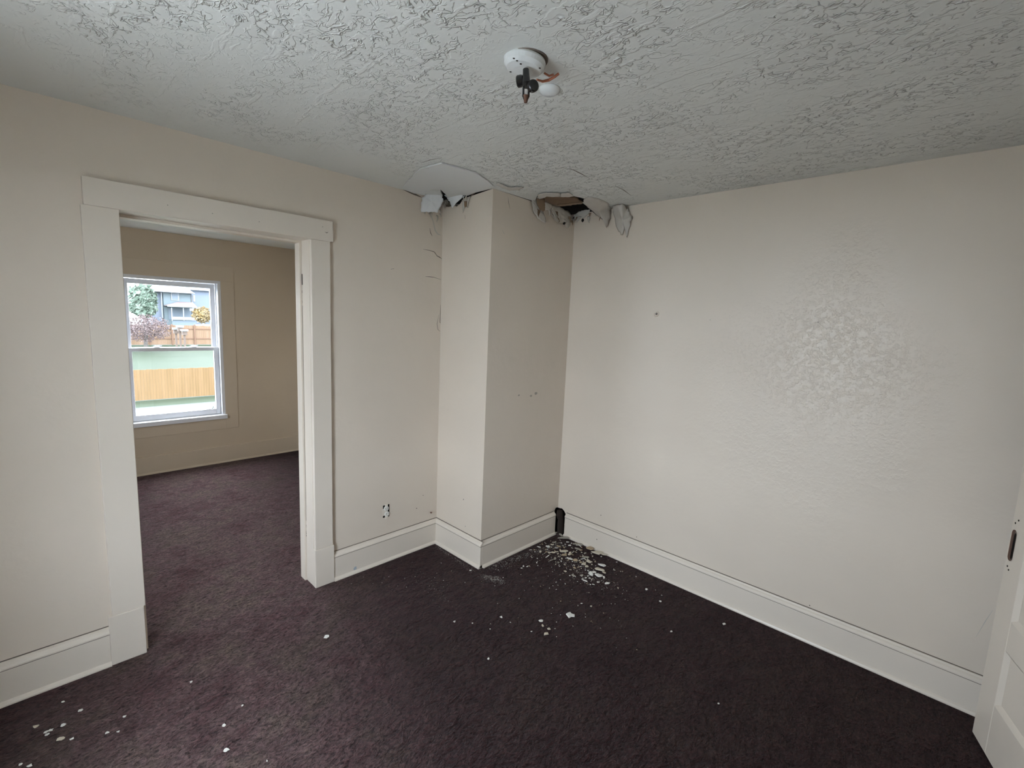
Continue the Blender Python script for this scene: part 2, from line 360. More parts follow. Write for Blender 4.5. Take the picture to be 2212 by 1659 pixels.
# smooth patched plaster sheet at the left of the breast
c3 = lambda X, Y: (840+X/3.687, 340+Y/3.687)
sh = [c3(*p) for p in [(110, 250), (150, 190), (250, 95), (330, 72), (420, 50), (560, 88), (700, 130), (790, 190), (830, 228), (760, 262), (690, 280), (650, 310), (585, 300), (545, 290), (500, 300), (470, 300), (440, 285), (405, 250), (330, 250), (290, 290)]]
def lowered(pts, z, th=.003):
    ps = []
    for u, v in pts:
        p = Q(u, v, 'z', z); p.x = max(p.x, .002)
        if p.x < BX: p.y = min(p.y, BY-.002)
        ps.append(p)
    return ps
f = MB(); f.prism(lowered(sh, H-.008), (0, 0, .006))
f.build('plaster_patch', M['smooth'], ce)

# ------------------------------------------------------------------ torn plaster and hanging paint
def sheet(name, spec, mt, parent, th=.0016, wav=.006, jit=.09):
    """spec: outline points (u, v, axis, value) each put on its own plane in the room, then torn and folded a little"""
    q = [Q(u, v, a, val) for u, v, a, val in spec]; c = sum(q, Vector())/len(q); r = random.Random(len(spec)*7+int(spec[0][0]))
    size = sum((p-c).length for p in q)/len(q); ps = []
    for i, p in enumerate(q):
        n_ = q[(i+1) % len(q)]
        for t in (0, .34, .67):
            x = p.lerp(n_, t)
            if t: x = x+(x-c).normalized()*size*jit*r.uniform(-1, 1)
            ps.append(x)
    nrm = Vector()
    for i in range(len(ps)): nrm += (ps[i]-c).cross(ps[(i+1) % len(ps)]-c)
    nrm.normalize()
    if nrm.dot(CAM-c) < 0: nrm = -nrm
    n = len(ps); vs = list(ps); fs = []; lv = (.82, .6, .36, .16)
    for k, l in enumerate(lv):
        for p in ps:
            x = c+(p-c)*l; vs.append(x+nrm*wav*.6*((1-l*l)+.9*noise.noise(Vector((x.x*38, x.y*38, x.z*14)))))
        fs += [(k*n+i, k*n+(i+1) % n, (k+1)*n+(i+1) % n, (k+1)*n+i) for i in range(n)]
    k = len(lv); vs.append(c+nrm*wav); fs += [(k*n+i, k*n+(i+1) % n, (k+1)*n) for i in range(n)]
    f = MB(); f.add(vs, fs); ob = f.build(name, mt, parent, smooth=True)
    s = ob.modifiers.new('thick', 'SOLIDIFY'); s.thickness = th; s.offset = 0
    return ob
def c9(X, Y): return (1140+X/9.217, 400+Y/9.217)
def on(pts, ax, val, cv=c9): return [(*cv(*p), ax, val) for p in pts]
B_, R_ = BX+.012, -.012
sheet('torn_flap', on([(0, 215), (80, 310), (90, 400), (125, 540), (185, 640), (215, 660), (250, 700), (320, 742), (352, 765), (362, 700), (335, 610), (300, 520), (235, 470), (190, 380), (175, 300), (160, 235), (205, 195), (100, 165)], 'x', B_), M['sheet'], wc, wav=.008)
sheet('torn_flap', on([(180, 255), (330, 262), (350, 380), (345, 500), (300, 520), (230, 470), (190, 380)], 'x', B_+.022), M['tan'], wc, wav=.003)
sheet('torn_flap', on([(345, 340), (480, 385), (490, 450), (440, 490), (350, 500), (345, 420)], 'x', B_+.026), M['paper'], wc)
sheet('torn_flap', on([(485, 395), (590, 415), (700, 465), (830, 540), (872, 612), (850, 735), (790, 740), (755, 760), (690, 742), (620, 762), (588, 720), (545, 620), (475, 500)], 'x', B_+.006), M['paper'], wc, wav=.012)
sheet('torn_flap', on([(470, 470), (500, 490), (560, 620), (620, 740), (590, 745), (545, 700), (520, 600)], 'x', B_+.022), M['sheet'], wc, wav=.004)
sheet('torn_flap', on([(760, 700), (840, 650), (872, 700), (850, 800), (800, 855), (755, 820)], 'x', B_+.006), M['paper'], wc, wav=.006)
# broken ceiling board seen inside the hole
bb = [(330, 232), (500, 232), (660, 226), (830, 230), (940, 236), (1010, 285), (1088, 322), (1078, 358), (960, 372), (800, 392), (600, 407), (485, 392), (360, 330)]
sheet('broken_board', on(bb, 'z', H+.015), M['brown'], ce, th=.012, wav=.004)
sheet('broken_board', on([(600, 385), (800, 372), (960, 352), (1078, 340), (1078, 362), (960, 378), (800, 398), (600, 412)], 'z', H+.004), M['tan'], ce, th=.004, wav=.001)
sheet('torn_flap', on([(640, 225), (680, 160), (830, 150), (900, 210), (840, 238), (700, 238)], 'z', H-.006), M['sheet'], ce, wav=.003)
sheet('torn_flap', on([(180, 255), (205, 190), (330, 150), (460, 150), (640, 160), (660, 225), (500, 235), (350, 225), (320, 255), (230, 275)], 'z', H-.008), M['sheet'], ce, wav=.003)
# ceiling skin hanging down over the right wall
def mix(pts):   # (X, Y, kind) kind c = on the ceiling, r = close to the right wall
    return [(*c9(X, Y), *(('z', H-.002) if k == 'c' else ('y', R_))) for X, Y, k in pts]
sheet('hanging_paint', mix([(1088, 345, 'c'), (1130, 275, 'c'), (1250, 240, 'c'), (1480, 300, 'c'), (1620, 385, 'c'), (1668, 450, 'r'), (1650, 600, 'r'), (1610, 770, 'r'), (1572, 852, 'r'), (1525, 700, 'r'), (1450, 650, 'r'), (1370, 590, 'r'), (1235, 472, 'r'), (1130, 380, 'c')]), M['sheet'], ce, wav=.006)
sheet('hanging_paint', mix([(1690, 420, 'c'), (1790, 380, 'c'), (1885, 372, 'c'), (2000, 480, 'r'), (2030, 580, 'r'), (2082, 622, 'r'), (2045, 720, 'r'), (2015, 860, 'r'), (1975, 1050, 'r'), (1958, 800, 'r'), (1930, 860, 'r'), (1880, 1000, 'r'), (1815, 930, 'r'), (1745, 760, 'r'), (1712, 600, 'r')]), M['sheet'], ce, wav=.012)
sheet('torn_flap', on([(915, 610), (1010, 525), (1060, 518), (1125, 492), (1235, 482), (1225, 560), (1130, 640), (1010, 680), (925, 700)], 'y', -.006), M['paper'], wr, wav=.004)
# left side
def on3(pts, ax, val): return on(pts, ax, val, c3)
sheet('torn_flap', [(*c3(300, 270), 'x', .03), (*c3(330, 250), 'x', .05), (*c3(400, 247), 'x', .085), (*c3(425, 300), 'x', .095), (*c3(432, 350), 'x', .095), (*c3(415, 390), 'x', .085), (*c3(403, 412), 'x', .08), (*c3(385, 442), 'x', .075), (*c3(350, 436), 'x', .058), (*c3(300, 432), 'x', .034), (*c3(258, 436), 'x', .016), (*c3(257, 380), 'x', .014), (*c3(262, 325), 'x', .014), (*c3(290, 302), 'x', .024)], M['flake'], ce, wav=.003)
sheet('torn_flap', on3([(440, 300), (560, 270), (590, 300), (580, 325), (530, 370), (507, 402), (490, 370), (470, 330)], 'y', BY-.02), M['flake'], ce, wav=.003)
sheet('torn_flap', on3([(582, 340), (605, 330), (650, 310), (635, 350), (628, 400), (612, 385), (602, 400), (590, 442), (586, 400)], 'y', BY-.012), M['paper'], wc, wav=.004)
sheet('torn_flap', on3([(600, 350), (622, 348), (618, 395), (603, 392)], 'y', BY-.018), M['brown'], wc, wav=.001)
sheet('hanging_paint', [(*c3(110, 250), 'x', .004), (*c3(200, 262), 'z', H-.006), (*c3(290, 280), 'z', H-.006), (*c3(290, 302), 'x', .03), (*c3(200, 287), 'x', .02)], M['smooth'], ce, wav=.001)
sheet('torn_flap', on([(850, 215), (905, 245), (960, 262), (1040, 262), (1075, 235), (1000, 240), (930, 232), (880, 205)], 'z', H-.006, c3), M['sheet'], ce, wav=.003)

rc = random.Random(12)
def curl(c, ln, wd, mt, parent, out):
    """a small curled strip of paint hanging from a torn edge"""
    c = Vector(c); d = Vector((rc.uniform(-.3, .3), rc.uniform(-.3, .3), -1)).normalized(); sd = d.cross(Vector(out)).normalized(); vs = []; fs = []
    for i in range(6):
        t = i/5; w_ = wd*(1-t**1.6)*(.8+.4*rc.random()); p = c+d*ln*t+Vector(out)*(.004+ln*.35*math.sin(t*2.2))*rc.uniform(.7, 1.2)
        vs += [p-sd*w_/2, p+sd*w_/2]
        if i: fs.append((2*i-2, 2*i-1, 2*i+1, 2*i))
    f = MB(); f.add(vs, fs); o = f.build('paint_curl', mt, parent, smooth=True); s = o.modifiers.new('thick', 'SOLIDIFY'); s.thickness = .0012
for k in range(22):
    y = rc.uniform(-.44, -.02); curl((BX+.004, y, H-rc.uniform(0, .05)), rc.uniform(.02, .07), rc.uniform(.012, .035), M[rc.choice(['sheet', 'paper', 'paper', 'tan', 'brown'])], wc, (1, 0, 0))
for k in range(14):
    x = rc.uniform(BX+.02, .93); curl((x, -.004, H-rc.uniform(0, .03)), rc.uniform(.02, .06), rc.uniform(.012, .03), M[rc.choice(['sheet', 'paper', 'paper', 'tan'])], wr, (0, -1, 0))
for k in range(7):
    x = rc.uniform(.02, .26); curl((x, BY-.004, H-rc.uniform(.0, .02)), rc.uniform(.02, .05), rc.uniform(.008, .02), M[rc.choice(['sheet', 'paper', 'flake'])], wc, (0, -1, 0))
for k in range(9):
    y = rc.uniform(-1.0, -.82); curl((.004, y, H-rc.uniform(.02, .12)), rc.uniform(.02, .06), rc.uniform(.008, .02), M['paper'], wl, (1, 0, 0))

# dark crevices, cracks and a painted shadow line: thin ribbons lying in the skin of their wall
def ribbon(name, pts, ax, val, wd, mt, parent, cv=None):
    p = [Q(*(cv(*a) if cv else a), ax, val) for a in pts]
    nrm = {'x': Vector((1, 0, 0)), 'y': Vector((0, -1, 0)), 'z': Vector((0, 0, -1))}[ax]
    vs = []; fs = []
    for i, a in enumerate(p):
        d = (p[min(i+1, len(p)-1)]-p[max(i-1, 0)]).normalized(); sd = d.cross(nrm).normalized()
        k = wd[i] if isinstance(wd, (list, tuple)) else wd*(.25 if i in (0, len(p)-1) else .7+.5*random.random())
        vs += [a+sd*k/2, a-sd*k/2]
    for i in range(len(p)-1): fs.append((2*i, 2*i+1, 2*i+3, 2*i+2))
    f = MB(); f.add(vs, fs); return f.build(name, mt, parent)
def c8(X, Y): return (820+X/6.38, 380+Y/6.38)
def cb(X, Y): return (900+X/5.185, 380+Y/5.185)
ribbon('crack_or_shadow', [(620, 850), (700, 870), (760, 1050), (790, 1100), (860, 1145)][2:], 'x', .0012, .006, M['crack_or_shadow'], wl, c8)
ribbon('crack_or_shadow', [(600, 1010), (680, 1025), (750, 1045), (790, 1100), (830, 1120), (858, 1145)], 'x', .0015, .004, M['crack_or_shadow'], wl, c8)
ribbon('crack_or_shadow', [(630, 1388), (690, 1390), (740, 1395), (850, 1430)], 'x', .0012, .004, M['crack_or_shadow'], wl, c8)
ribbon('crack_or_shadow', [(155, 1285), (200, 1278)], 'x', .0012, .006, M['crack_or_shadow'], wl, c8)
ribbon('crack_or_shadow', [(660, 500), (715, 560), (742, 640), (765, 750), (800, 800), (850, 820)], 'x', .0014, .011, M['paper'], wl, c8)
ribbon('crack_or_shadow', [(690, 720), (705, 790), (725, 830)], 'x', .0014, .007, M['crack_or_shadow'], wl, c8)
ribbon('crack_or_shadow', [(268, 1440), (265, 1540), (262, 1640), (278, 1659)], 'x', .0014, .004, M['crack_or_shadow'], wl, cb)
ribbon('crack_or_shadow', [(948, 680), (944, 700), (946, 712), (951, 716)], 'x', .0014, .004, M['crack_or_shadow'], wl)
ribbon('crack_or_shadow', [(1370, 80), (1470, 100), (1530, 130), (1600, 168)], 'z', H-.0015, .006, M['crack_or_shadow'], ce, c3)
ribbon('crack_or_shadow', [(1800, 225), (1870, 260), (1930, 305)], 'z', H-.0015, .006, M['crack_or_shadow'], ce, c3)
ribbon('crack_or_shadow', [(255, 45), (330, 20), (420, 3)], 'z', H-.0015, .006, M['crack_or_shadow'], ce, c3)
ribbon('crack_or_shadow', [(280, 80), (320, 88)], 'z', H-.0095, .008, M['crack_or_shadow'], ce, c3)
ribbon('crack_or_shadow', [(110, 255), (200, 290), (260, 318)], 'x', .0015, .012, M['crack_or_shadow'], wl, c3)  # painted shadow line beneath the sagging ceiling edge
ribbon('crack_or_shadow', [(700, 275), (660, 300), (630, 345)], 'y', BY-.0015, .010, M['crack_or_shadow'], wc, c3)
ribbon('crack_or_shadow', [(605, 460), (607, 490)], 'y', BY-.0012, .007, M['crack_or_shadow'], wc, c3)
for a, b_, wdt in [((1075, 700), (1100, 700), .05), ]:
    ribbon('hole', [(1068, 705), (1095, 700), (1120, 690)], 'y', -.0015, [.012, .028, .012], M['dark'], wr, c9)
ribbon('hole', [(700, 770), (725, 762), (752, 745)], 'x', BX+.030, [.006, .02, .006], M['dark'], wc, c9)
ribbon('hole', [(890, 720), (905, 670), (925, 625)], 'y', -.014, [.004, .010, .006], M['dark'], wr, c9)
ribbon('crack_or_shadow', [(1235, 470), (1300, 530), (1375, 600)], 'y', -.026, .004, M['deep'], wr, c9)
ribbon('crack_or_shadow', [(1450, 650), (1500, 690)], 'y', -.0265, .010, M['deep'], wr, c9)
ribbon('crack_or_shadow', [(1025, 240), (1030, 300), (1045, 370)], 'x', BX+.0012, .004, M['crack_or_shadow'], wc, cb)
ribbon('crack_or_shadow', [(955, 600), (975, 640), (990, 655)], 'x', BX+.0012, .007, M['paper'], wc, cb)
ribbon('crack_or_shadow', [(1780, 400), (1870, 250), (1930, 160)], 'y', -.0012, .004, M['paper'], wr, lambda X, Y: (1680+X/4.158, 1280+Y/4.158))
for u, v, r in [(1121, 855, .012), (1147, 856, .012), (1158, 851, .014)]:
    pass
def spot(name, u, v, ax, val, r, mt, parent, sq=1.0):
    c = Q(u, v, ax, val); n = 9; ps = []
    for i in range(n):
        a = 2*math.pi*i/n; rr = r*(.75+.5*random.random()); e1, e2 = math.cos(a)*rr, math.sin(a)*rr*sq
        ps.append(c+(Vector((0, e1, e2)) if ax == 'x' else Vector((e1, 0, e2)) if ax == 'y' else Vector((e1, e2, 0))))
    f = MB(); f.add(ps, [tuple(range(n))]); return f.build(name, mt, parent)
M['scuff'] = mat('scuff', (.42, .37, .31), .6)
for u, v, r in [(1121, 854, .010), (1147, 855, .012), (1158, 850, .016)]: spot('scuff_mark', u, v, 'x', BX+.0013, r, M['scuff'], wc, .6)
for u, v, ax, val, r, pr in [(900, 1098, 'x', .0013, .004, wl), (914, 1070, 'x', .0013, .003, wl), (1001, 1079, 'y', BY-.0013, .004, wc), (1534, 691, 'y', -.0013, .002, wr), (1375, 1160, 'y', -.0013, .003, wr), (1298, 1113, 'y', -.0013, .004, wr), (1749, 1308, 'y', -.0013, .003, wr), (1005, 1137, 'y', BY-.0013, .003, wc), (1767, 696, 'y', -.0013, .003, wr)]:
    spot('nail_hole', u, v, ax, val, r, M['crack_or_shadow'], pr)

# ------------------------------------------------------------------ BASEBOARDS
def board(name, a, b, n, label, parent=None, cap=True, h=.182, mt='trim', chip=0):
    f = MB(); f.sweep([(0, 0), (.022, 0), (.022, h*.80), (.020, h*.815), (0, h*.815)], a, b, n)
    o = f.build(name, M[mt], parent, bevel=.0015)
    tag(o, label, 'baseboard', kind='structure')
    if cap:
        c = MB(); c.sweep([(0, h*.828), (.024, h*.828), (.024, h*.86), (.018, h*.91), (.010, h*.94), (.008, h*.985), (0, h*.985)], a, b, n)
        c.build('cap_moulding', M[mt], o)
        c = MB(); c.sweep([(0, .812*h), (.0232, .812*h), (.0232, .829*h), (0, .829*h)], a, b, n); c.sweep([(0, h*.98), (.0035, h*.98), (.0035, h*1.0), (0, h*1.0)], a, b, n)
        c.build('gap_line', M['crack_or_shadow'], o)
    s = MB(); s.sweep([(0, 0), (.034, 0), (.034, .006), (.030, .014), (.0225, .019), (0, .019)], a, b, n); s.build('shoe_strip', M[mt], o)
    return o
board('baseboard_left', (0, YB), (0, -2.636), (1, 0), 'pale baseboard left of the doorway')
board('baseboard_left', (0, -1.592), (0, BY), (1, 0), 'pale baseboard between doorway and chimney breast')
board('baseboard_chimney', (0.0, BY), (BX+.022, BY), (0, -1), 'pale baseboard on the lit face of the chimney breast')
board('baseboard_chimney', (BX, BY), (BX, -.052), (1, 0), 'pale baseboard on the shaded face of the chimney breast')
board('baseboard_right', (.572, 0), (XR, 0), (0, -1), 'long pale baseboard under the blank right wall')
board('baseboard_back', (0, YB), (XR, YB), (0, 1), 'baseboard under the back window')
board('baseboard_side', (XR, -.80), (XR, -.0), (-1, 0), 'baseboard behind the open panelled door')
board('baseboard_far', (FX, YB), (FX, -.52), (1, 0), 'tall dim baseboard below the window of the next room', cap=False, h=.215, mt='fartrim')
spot('scuff_mark', 767, 1228, 'x', .0235, .012, mat('blue_grey_smudge', (.40, .46, .50), .6), bpy.data.objects['baseboard_left.001'])
spot('scuff_mark', 1289, 1165, 'y', -.0235, .004, M['crack_or_shadow'], bpy.data.objects['baseboard_right'])

# ------------------------------------------------------------------ DOORWAY TRIM
tr = tag(empty('trim_1', (0, -2.1, 0)), 'wide flat white casing with head board and plinth blocks around the open doorway', 'door casing', kind='structure')
f = MB(); f.box(0, .030, -2.613, -1.581, DZ, 2.127); f.build('head_casing', M['trim'], tr, bevel=.0025)
f = MB(); f.box(0, .025, -2.622, -2.503, .235, DZ); f.build('side_casing', M['trim'], tr, bevel=.002)
f = MB(); f.box(0, .025, -1.703, -1.598, .238, DZ); f.build('side_casing', M['trim'], tr, bevel=.002)
f = MB(); f.box(0, .030, -2.636, -2.509, 0, .235); f.build('plinth_block', M['trim'], tr, bevel=.003)
f = MB(); f.box(0, .030, -1.708, -1.592, 0, .238); f.build('plinth_block', M['trim'], tr, bevel=.003)
j = MB(); j.box(-.165, .0, DY0-.02, DY0-.0, 0, DZ); j.box(-.165, 0, DY1, DY1+.02, 0, DZ); j.box(-.165, 0, DY0-.02, DY1+.02, DZ, DZ+.02)
j.build('jamb', M['trim'], tr, bevel=.001)
j = MB(); j.box(-.160, -.098, DY0, DY0+.012, 0, DZ-.012); j.box(-.160, -.098, DY1-.012, DY1, 0, DZ-.012); j.box(-.160, -.098, DY0, DY1, DZ-.012, DZ)
j.build('door_stop', M['trim'], tr, bevel=.001)
j = MB(); j.box(-.178, -.158, DY0-.13, DY0-.005, 0, DZ); j.box(-.178, -.158, DY1+.005, DY1+.13, 0, DZ); j.box(-.178, -.158, DY0-.13, DY1+.13, DZ+.005, DZ+.12)
j.build('rear_casing', M['trim'], tr)
# worn hinge mortises on the right jamb
for z0, z1 in [(1.66, 1.76), (.28, .35)]:
    for k in range(7):
        z = z0+(z1-z0)*random.random(); f = MB(); f.box(-.099, -.0945-.004*random.random(), DY1-.0008, DY1-.0002, z, z+.004+.016*random.random()); f.build('hinge_scar', M['deep'], tr)
f = MB(); f.box(-.099, -.088, DY1-.001, DY1-.0003, 1.775, 1.835); f.build('hinge_scar', M['deep'], tr)
f = MB(); f.box(-.0985, -.0955, DY1-.0005, DY1, .38, 1.66); f.build('gap_line', M['crack_or_shadow'], tr)
ribbon('crack_or_shadow', [(440, 120), (470, 122), (490, 112)] if False else [(702, 501), (706, 503), (709, 501)], 'x', .0312, .004, M['crack_or_shadow'], tr)
for u, v in [(697, 490), (560, 479), (459, 461), (362, 443)]: spot('nail_hole', u, v, 'x', .0312, .0025, M['scuff'], tr)

# ------------------------------------------------------------------ FAR WINDOW
win = tag(empty('window_1', (FX, -1.795, WZ0)), 'white double-hung vinyl window in the next room looking on fences and lawn', 'window', kind='structure')
f = MB(); x0, x1 = FX, FX+.007
f.box(x0, x1, -2.32, -1.268, WZ1, 2.046); f.box(x0, x1, -2.32, WY0, .362, WZ1); f.box(x0, x1, WY1, -1.268, .362, WZ1); f.box(x0, x1, WY0, WY1, .362, WZ0-.03)
f.build('window_casing', M['fartrim'], win, bevel=.0015)
f = MB(); f.box(FX-.05, FX+.030, WY0, WY1+.012, WZ0-.032, WZ0+.010); f.build('sill', M['vinyl'], win, bevel=.003)
f = MB(); t = .028
f.box(FX-.135, FX+.002, WY0, WY0+t, WZ0+.012, WZ1); f.box(FX-.135, FX+.002, WY1-t, WY1, WZ0+.012, WZ1); f.box(FX-.135, FX+.002, WY0+t, WY1-t, WZ1-t, WZ1); f.box(FX-.135, FX-.05, WY0+t, WY1-t, WZ0, WZ0+.03)
f.box(FX-.07, FX-.06, WY0+t, WY0+t+.01, WZ0, WZ1-t); f.box(FX-.07, FX-.06, WY1-t-.01, WY1-t, WZ0, WZ1-t)
f.build('window_frame', M['vinyl'], win, bevel=.0015)
def sash(name, x0, x1, y0, y1, z0, z1, st, bt, tp):
    f = MB(); f.box(x0, x1, y0, y0+st, z0, z1); f.box(x0, x1, y1-st, y1, z0, z1); f.box(x0, x1, y0+st, y1-st, z0, z0+bt); f.box(x0, x1, y0+st, y1-st, z1-tp, z1)
    o = f.build(name, M['vinyl'], win, bevel=.003)
    g = MB(); xm = (x0+x1)/2; g.box(xm-.002, xm+.002, y0+st-.004, y1-st+.004, z0+bt-.004, z1-tp+.004); g.build('pane', M['glass'], o)
    return o
SY0, SY1 = WY0+t+.006, WY1-t-.006
us = sash('upper_sash', FX-.115, FX-.085, SY0, SY1, 1.19, WZ1-t-.004, .042, .034, .045)
ls = sash('lower_sash', FX-.078, FX-.045, SY0-.004, SY1+.004, WZ0+.014, 1.222, .042, .055, .034)
for yy in (-1.935, -1.635):
    f = MB(); f.lathe([(.0, 0), (.030, 0), (.030, .006), (.018, .014), (0, .016)], (FX-.066, yy, 1.222), seg=16); f.box(FX-.068, FX-.058, yy-.01, yy+.04, 1.234, 1.242)
    f.build('sash_lock', M['vinyl'], ls)
f = MB(); f.tube([(FX-.04, SY1-.14, WZ0+.066), (FX-.038, SY1-.09, WZ0+.073), (FX-.04, SY1-.045, WZ0+.078)], .0025, 6); f.tube([(FX-.04, SY1-.075, WZ0+.07), (FX-.04, SY1-.065, WZ0+.10)], .002, 6)
f.build('broken_latch', M['black'], ls)
# ------------------------------------------------------------------ BACK WINDOW (behind the viewer)
win2 = tag(empty('window_2', (1.33, YB, W2[2])), 'double-hung window in the wall behind the viewer', 'window', kind='structure')
x0, x1, z0, z1 = W2
f = MB(); f.box(x0-.11, x1+.11, YB, YB+.02, z1, z1+.12); f.box(x0-.11, x0, YB, YB+.02, z0-.12, z1); f.box(x1, x1+.11, YB, YB+.02, z0-.12, z1); f.box(x0, x1, YB, YB+.02, z0-.12, z0)
f.build('window_casing', M['trim'], win2, bevel=.002)
f = MB()
for a, b_ in ((x0, x0+.05), (x1-.05, x1)): f.box(a, b_, YB-.12, YB-.06, z0, z1)
for a, b_ in ((z0, z0+.06), (z1-.05, z1), ((z0+z1)/2-.02, (z0+z1)/2+.02)): f.box(x0+.05, x1-.05, YB-.12, YB-.06, a, b_)
fr = f.build('window_frame', M['vinyl'], win2, bevel=.002)
f = MB(); f.box(x0+.045, x1-.045, YB-.092, YB-.088, z0+.05, z1-.045); f.build('pane', M['glass'], fr)

fill_win = tag(empty('fill_window', (-1.05, YB, .45)), 'added unseen window brightening the next room, round the corner from the doorway', 'window', kind='structure')  # unseen window, added to brighten the next room
f = MB()
for a, b_ in ((-1.3, -1.25), (-.85, -.8)): f.box(a, b_, YB-.12, YB-.06, .65, 2.05)
for a, b_ in ((.65, .71), (1.99, 2.05), (1.33, 1.37)): f.box(-1.25, -.85, YB-.12, YB-.06, a, b_)
fr = f.build('window_frame', M['vinyl'], fill_win, bevel=.002)
f = MB(); f.box(-1.255, -.845, YB-.092, YB-.088, .705, 1.995); f.build('pane', M['glass'], fr)
f = MB(); f.box(-3.0, 3.2, YB-4.5, YB-.14, -.12, -.02)  # unseen slab, added to bounce sky light up onto the ceilings
tag(f.build('bounce_slab', mat('pale_bounce_surface', (.80, .79, .77), .8), None), 'added flat pale slab bouncing sky light in through the windows behind the viewer', 'roof', kind='structure')

# ------------------------------------------------------------------ PANELLED DOOR at the right edge
P0 = Vector((2.837, -.169, .012)); dr = Vector((.314, -.949, 0)).normalized(); nn = Vector((-dr.y, dr.x, 0)); nn = -nn if nn.dot(CAM-P0) < 0 else nn
DW = .765; dT = .036
door = tag(empty('door_1', P0+dr*DW), 'old white panelled door standing open at the right edge with an empty lock slot', 'door', kind='structure')
def dbox(f, s0, s1, z0, z1, d0, d1):
    """s along the leaf, d depth behind its face"""
    a = [P0+dr*s0-nn*d0, P0+dr*s1-nn*d0, P0+dr*s1-nn*d1, P0+dr*s0-nn*d1]
    f.add([(p.x, p.y, z0) for p in a]+[(p.x, p.y, z1) for p in a], [(0, 3, 2, 1), (4, 5, 6, 7), (0, 1, 5, 4), (1, 2, 6, 5), (2, 3, 7, 6), (3, 0, 4, 7)])
def door_hit(u, v):
    d = fw + RT*(u-1106)/FPX - UP*(v-829.5)/FPX; t = (P0-CAM).dot(nn)/d.dot(nn); p = CAM+d*t; return (p-P0).dot(dr), p.z
zz = [.012, .20, .485, .60, .915, 1.03, 1.31, 1.42, 1.68, 1.79, 1.90, 2.0]
rails = [(.012, .225), (.455, .575), (.86, .975), (1.25, 1.355), (1.62, 1.72), (1.90, 2.0)]
f = MB(); dbox(f, 0, .115, .012, 2.0, 0, dT); dbox(f, DW-.115, DW, .012, 2.0, 0, dT)
for a, b_ in rails: dbox(f, .115, DW-.115, a, b_, 0, dT)
df = f.build('door_frame', M['trim'], door, bevel=.003)
for (a, b_), (c, d_) in zip(rails[:-1], rails[1:]):
    f = MB(); dbox(f, .105, DW-.105, b_-.006, c+.006, .013, .024)
    pn = f.build('door_panel', M['trim'], door)
    # sloping sticking round the panel
    f = MB(); s0, s1, z0, z1, w_ = .115, DW-.115, b_, c, .016
    o1 = [(s0, z0), (s1, z0), (s1, z1), (s0, z1)]; i1 = [(s0+w_, z0+w_), (s1-w_, z0+w_), (s1-w_, z1-w_), (s0+w_, z1-w_)]
    vs = []
    for s, z in o1: p = P0+dr*s-nn*.001; vs.append((p.x, p.y, z))
    for s, z in i1: p = P0+dr*s-nn*.0128; vs.append((p.x, p.y, z))
    f.add(vs, [(0, 1, 5, 4), (1, 2, 6, 5), (2, 3, 7, 6), (3, 0, 4, 7)]); f.build('panel_moulding', M['trim'], pn)
sc, zc = .030, .845
f = MB()
def dpt(s, z, d): p = P0+dr*s-nn*d; return (p.x, p.y, z)
ov = []
for i in range(20):
    a = 2*math.pi*i/20; ov.append((sc+.017*math.cos(a), zc+(.046 if math.sin(a) > 0 else -.046)+.017*math.sin(a)))
f.add([dpt(s, z, -.0012) for s, z in ov]+[dpt(sc+(s-sc)*.75, z, .0 ) for s, z in ov], [(i, (i+1) % 20, (i+1) % 20+20, i+20) for i in range(20)]+[tuple(range(20, 40))])
f.build('lock_slot', M['rust'], door)
f = MB(); f.add([dpt(sc+.009+(s-sc)*.35, zc+(z-zc)*.85, -.0018) for s, z in ov], [tuple(range(20))]); f.build('lock_hole', M['dark'], door)
for s, z in [(.040, zc+.105), (.022, zc+.088), (.024, zc-.088), (.036, zc-.098)]:
    f = MB(); f.lathe([(.004, 0), (.0035, .001)], dpt(s, z, 0), nn, 8); f.build('screw_hole', M['deep'], door)

# ------------------------------------------------------------------ CEILING LIGHT
LC = Vector((1.578, -1.712, H))
lamp = tag(empty('ceiling_light', LC), 'broken white porcelain lamp base on the ceiling with a bare black socket bracket', 'ceiling light')
ax = Vector((.10, .06, 1)).normalized()
f = MB(); f.lathe([(.062, 0), (.064, -.006), (.061, -.018), (.052, -.028), (.030, -.032), (0.0001, -.032)], LC, ax, 40)
f.build('lamp_base', M['porc'], lamp, smooth=False, bevel=.001)
f = MB(); f.lathe([(.064, 0), (.064, -.002), (.061, -.003)], LC+Vector((.004, .003, 0)), (0, 0, 1), 32); f.build('gap_ring', M['crack_or_shadow'], lamp)
def LP(u, v, dy=0): return Q(u, v, 'y', LC.y+dy)
# black stem, two knobs, forked bracket and screw hanging down
top = LP(1136, 150, -.02)
kn = LP(1137, 180, -.02); bot = LP(1136, 208, -.02); tip = LP(1135.5, 222, -.02)
f = MB(); f.tube([top, top.lerp(kn, .5), kn, kn.lerp(bot, .3)], [.009, .010, .013, .010], 14); f.build('socket_stem', M['black'], lamp)
for (u, v, r) in [(1123, 175.5, .0165), (1151, 186, .0165)]:
    c = LP(u, v, -.02); sgn = (c-kn); sgn.z = 0; d = sgn.normalized()
    f = MB(); f.lathe([(.008, -.014), (r*.9, -.010), (r, -.004), (r, .006), (r*.85, .009), (r*.5, .010), (.0001, .0095)], c, (d+Vector((.25, -.45, -.1))).normalized(), 24); f.build('terminal_knob', M['black'], lamp)
side = RT.copy(); side.z = 0; side.normalize()
f = MB(); k0 = kn+Vector((0, 0, -.012))
for sg in (-1, 1): f.tube([k0+side*.0078*sg, bot+side*.0078*sg, bot+side*.004*sg+Vector((0, 0, -.008))], .0032, 8)
f.build('fork_bracket', M['black'], lamp)
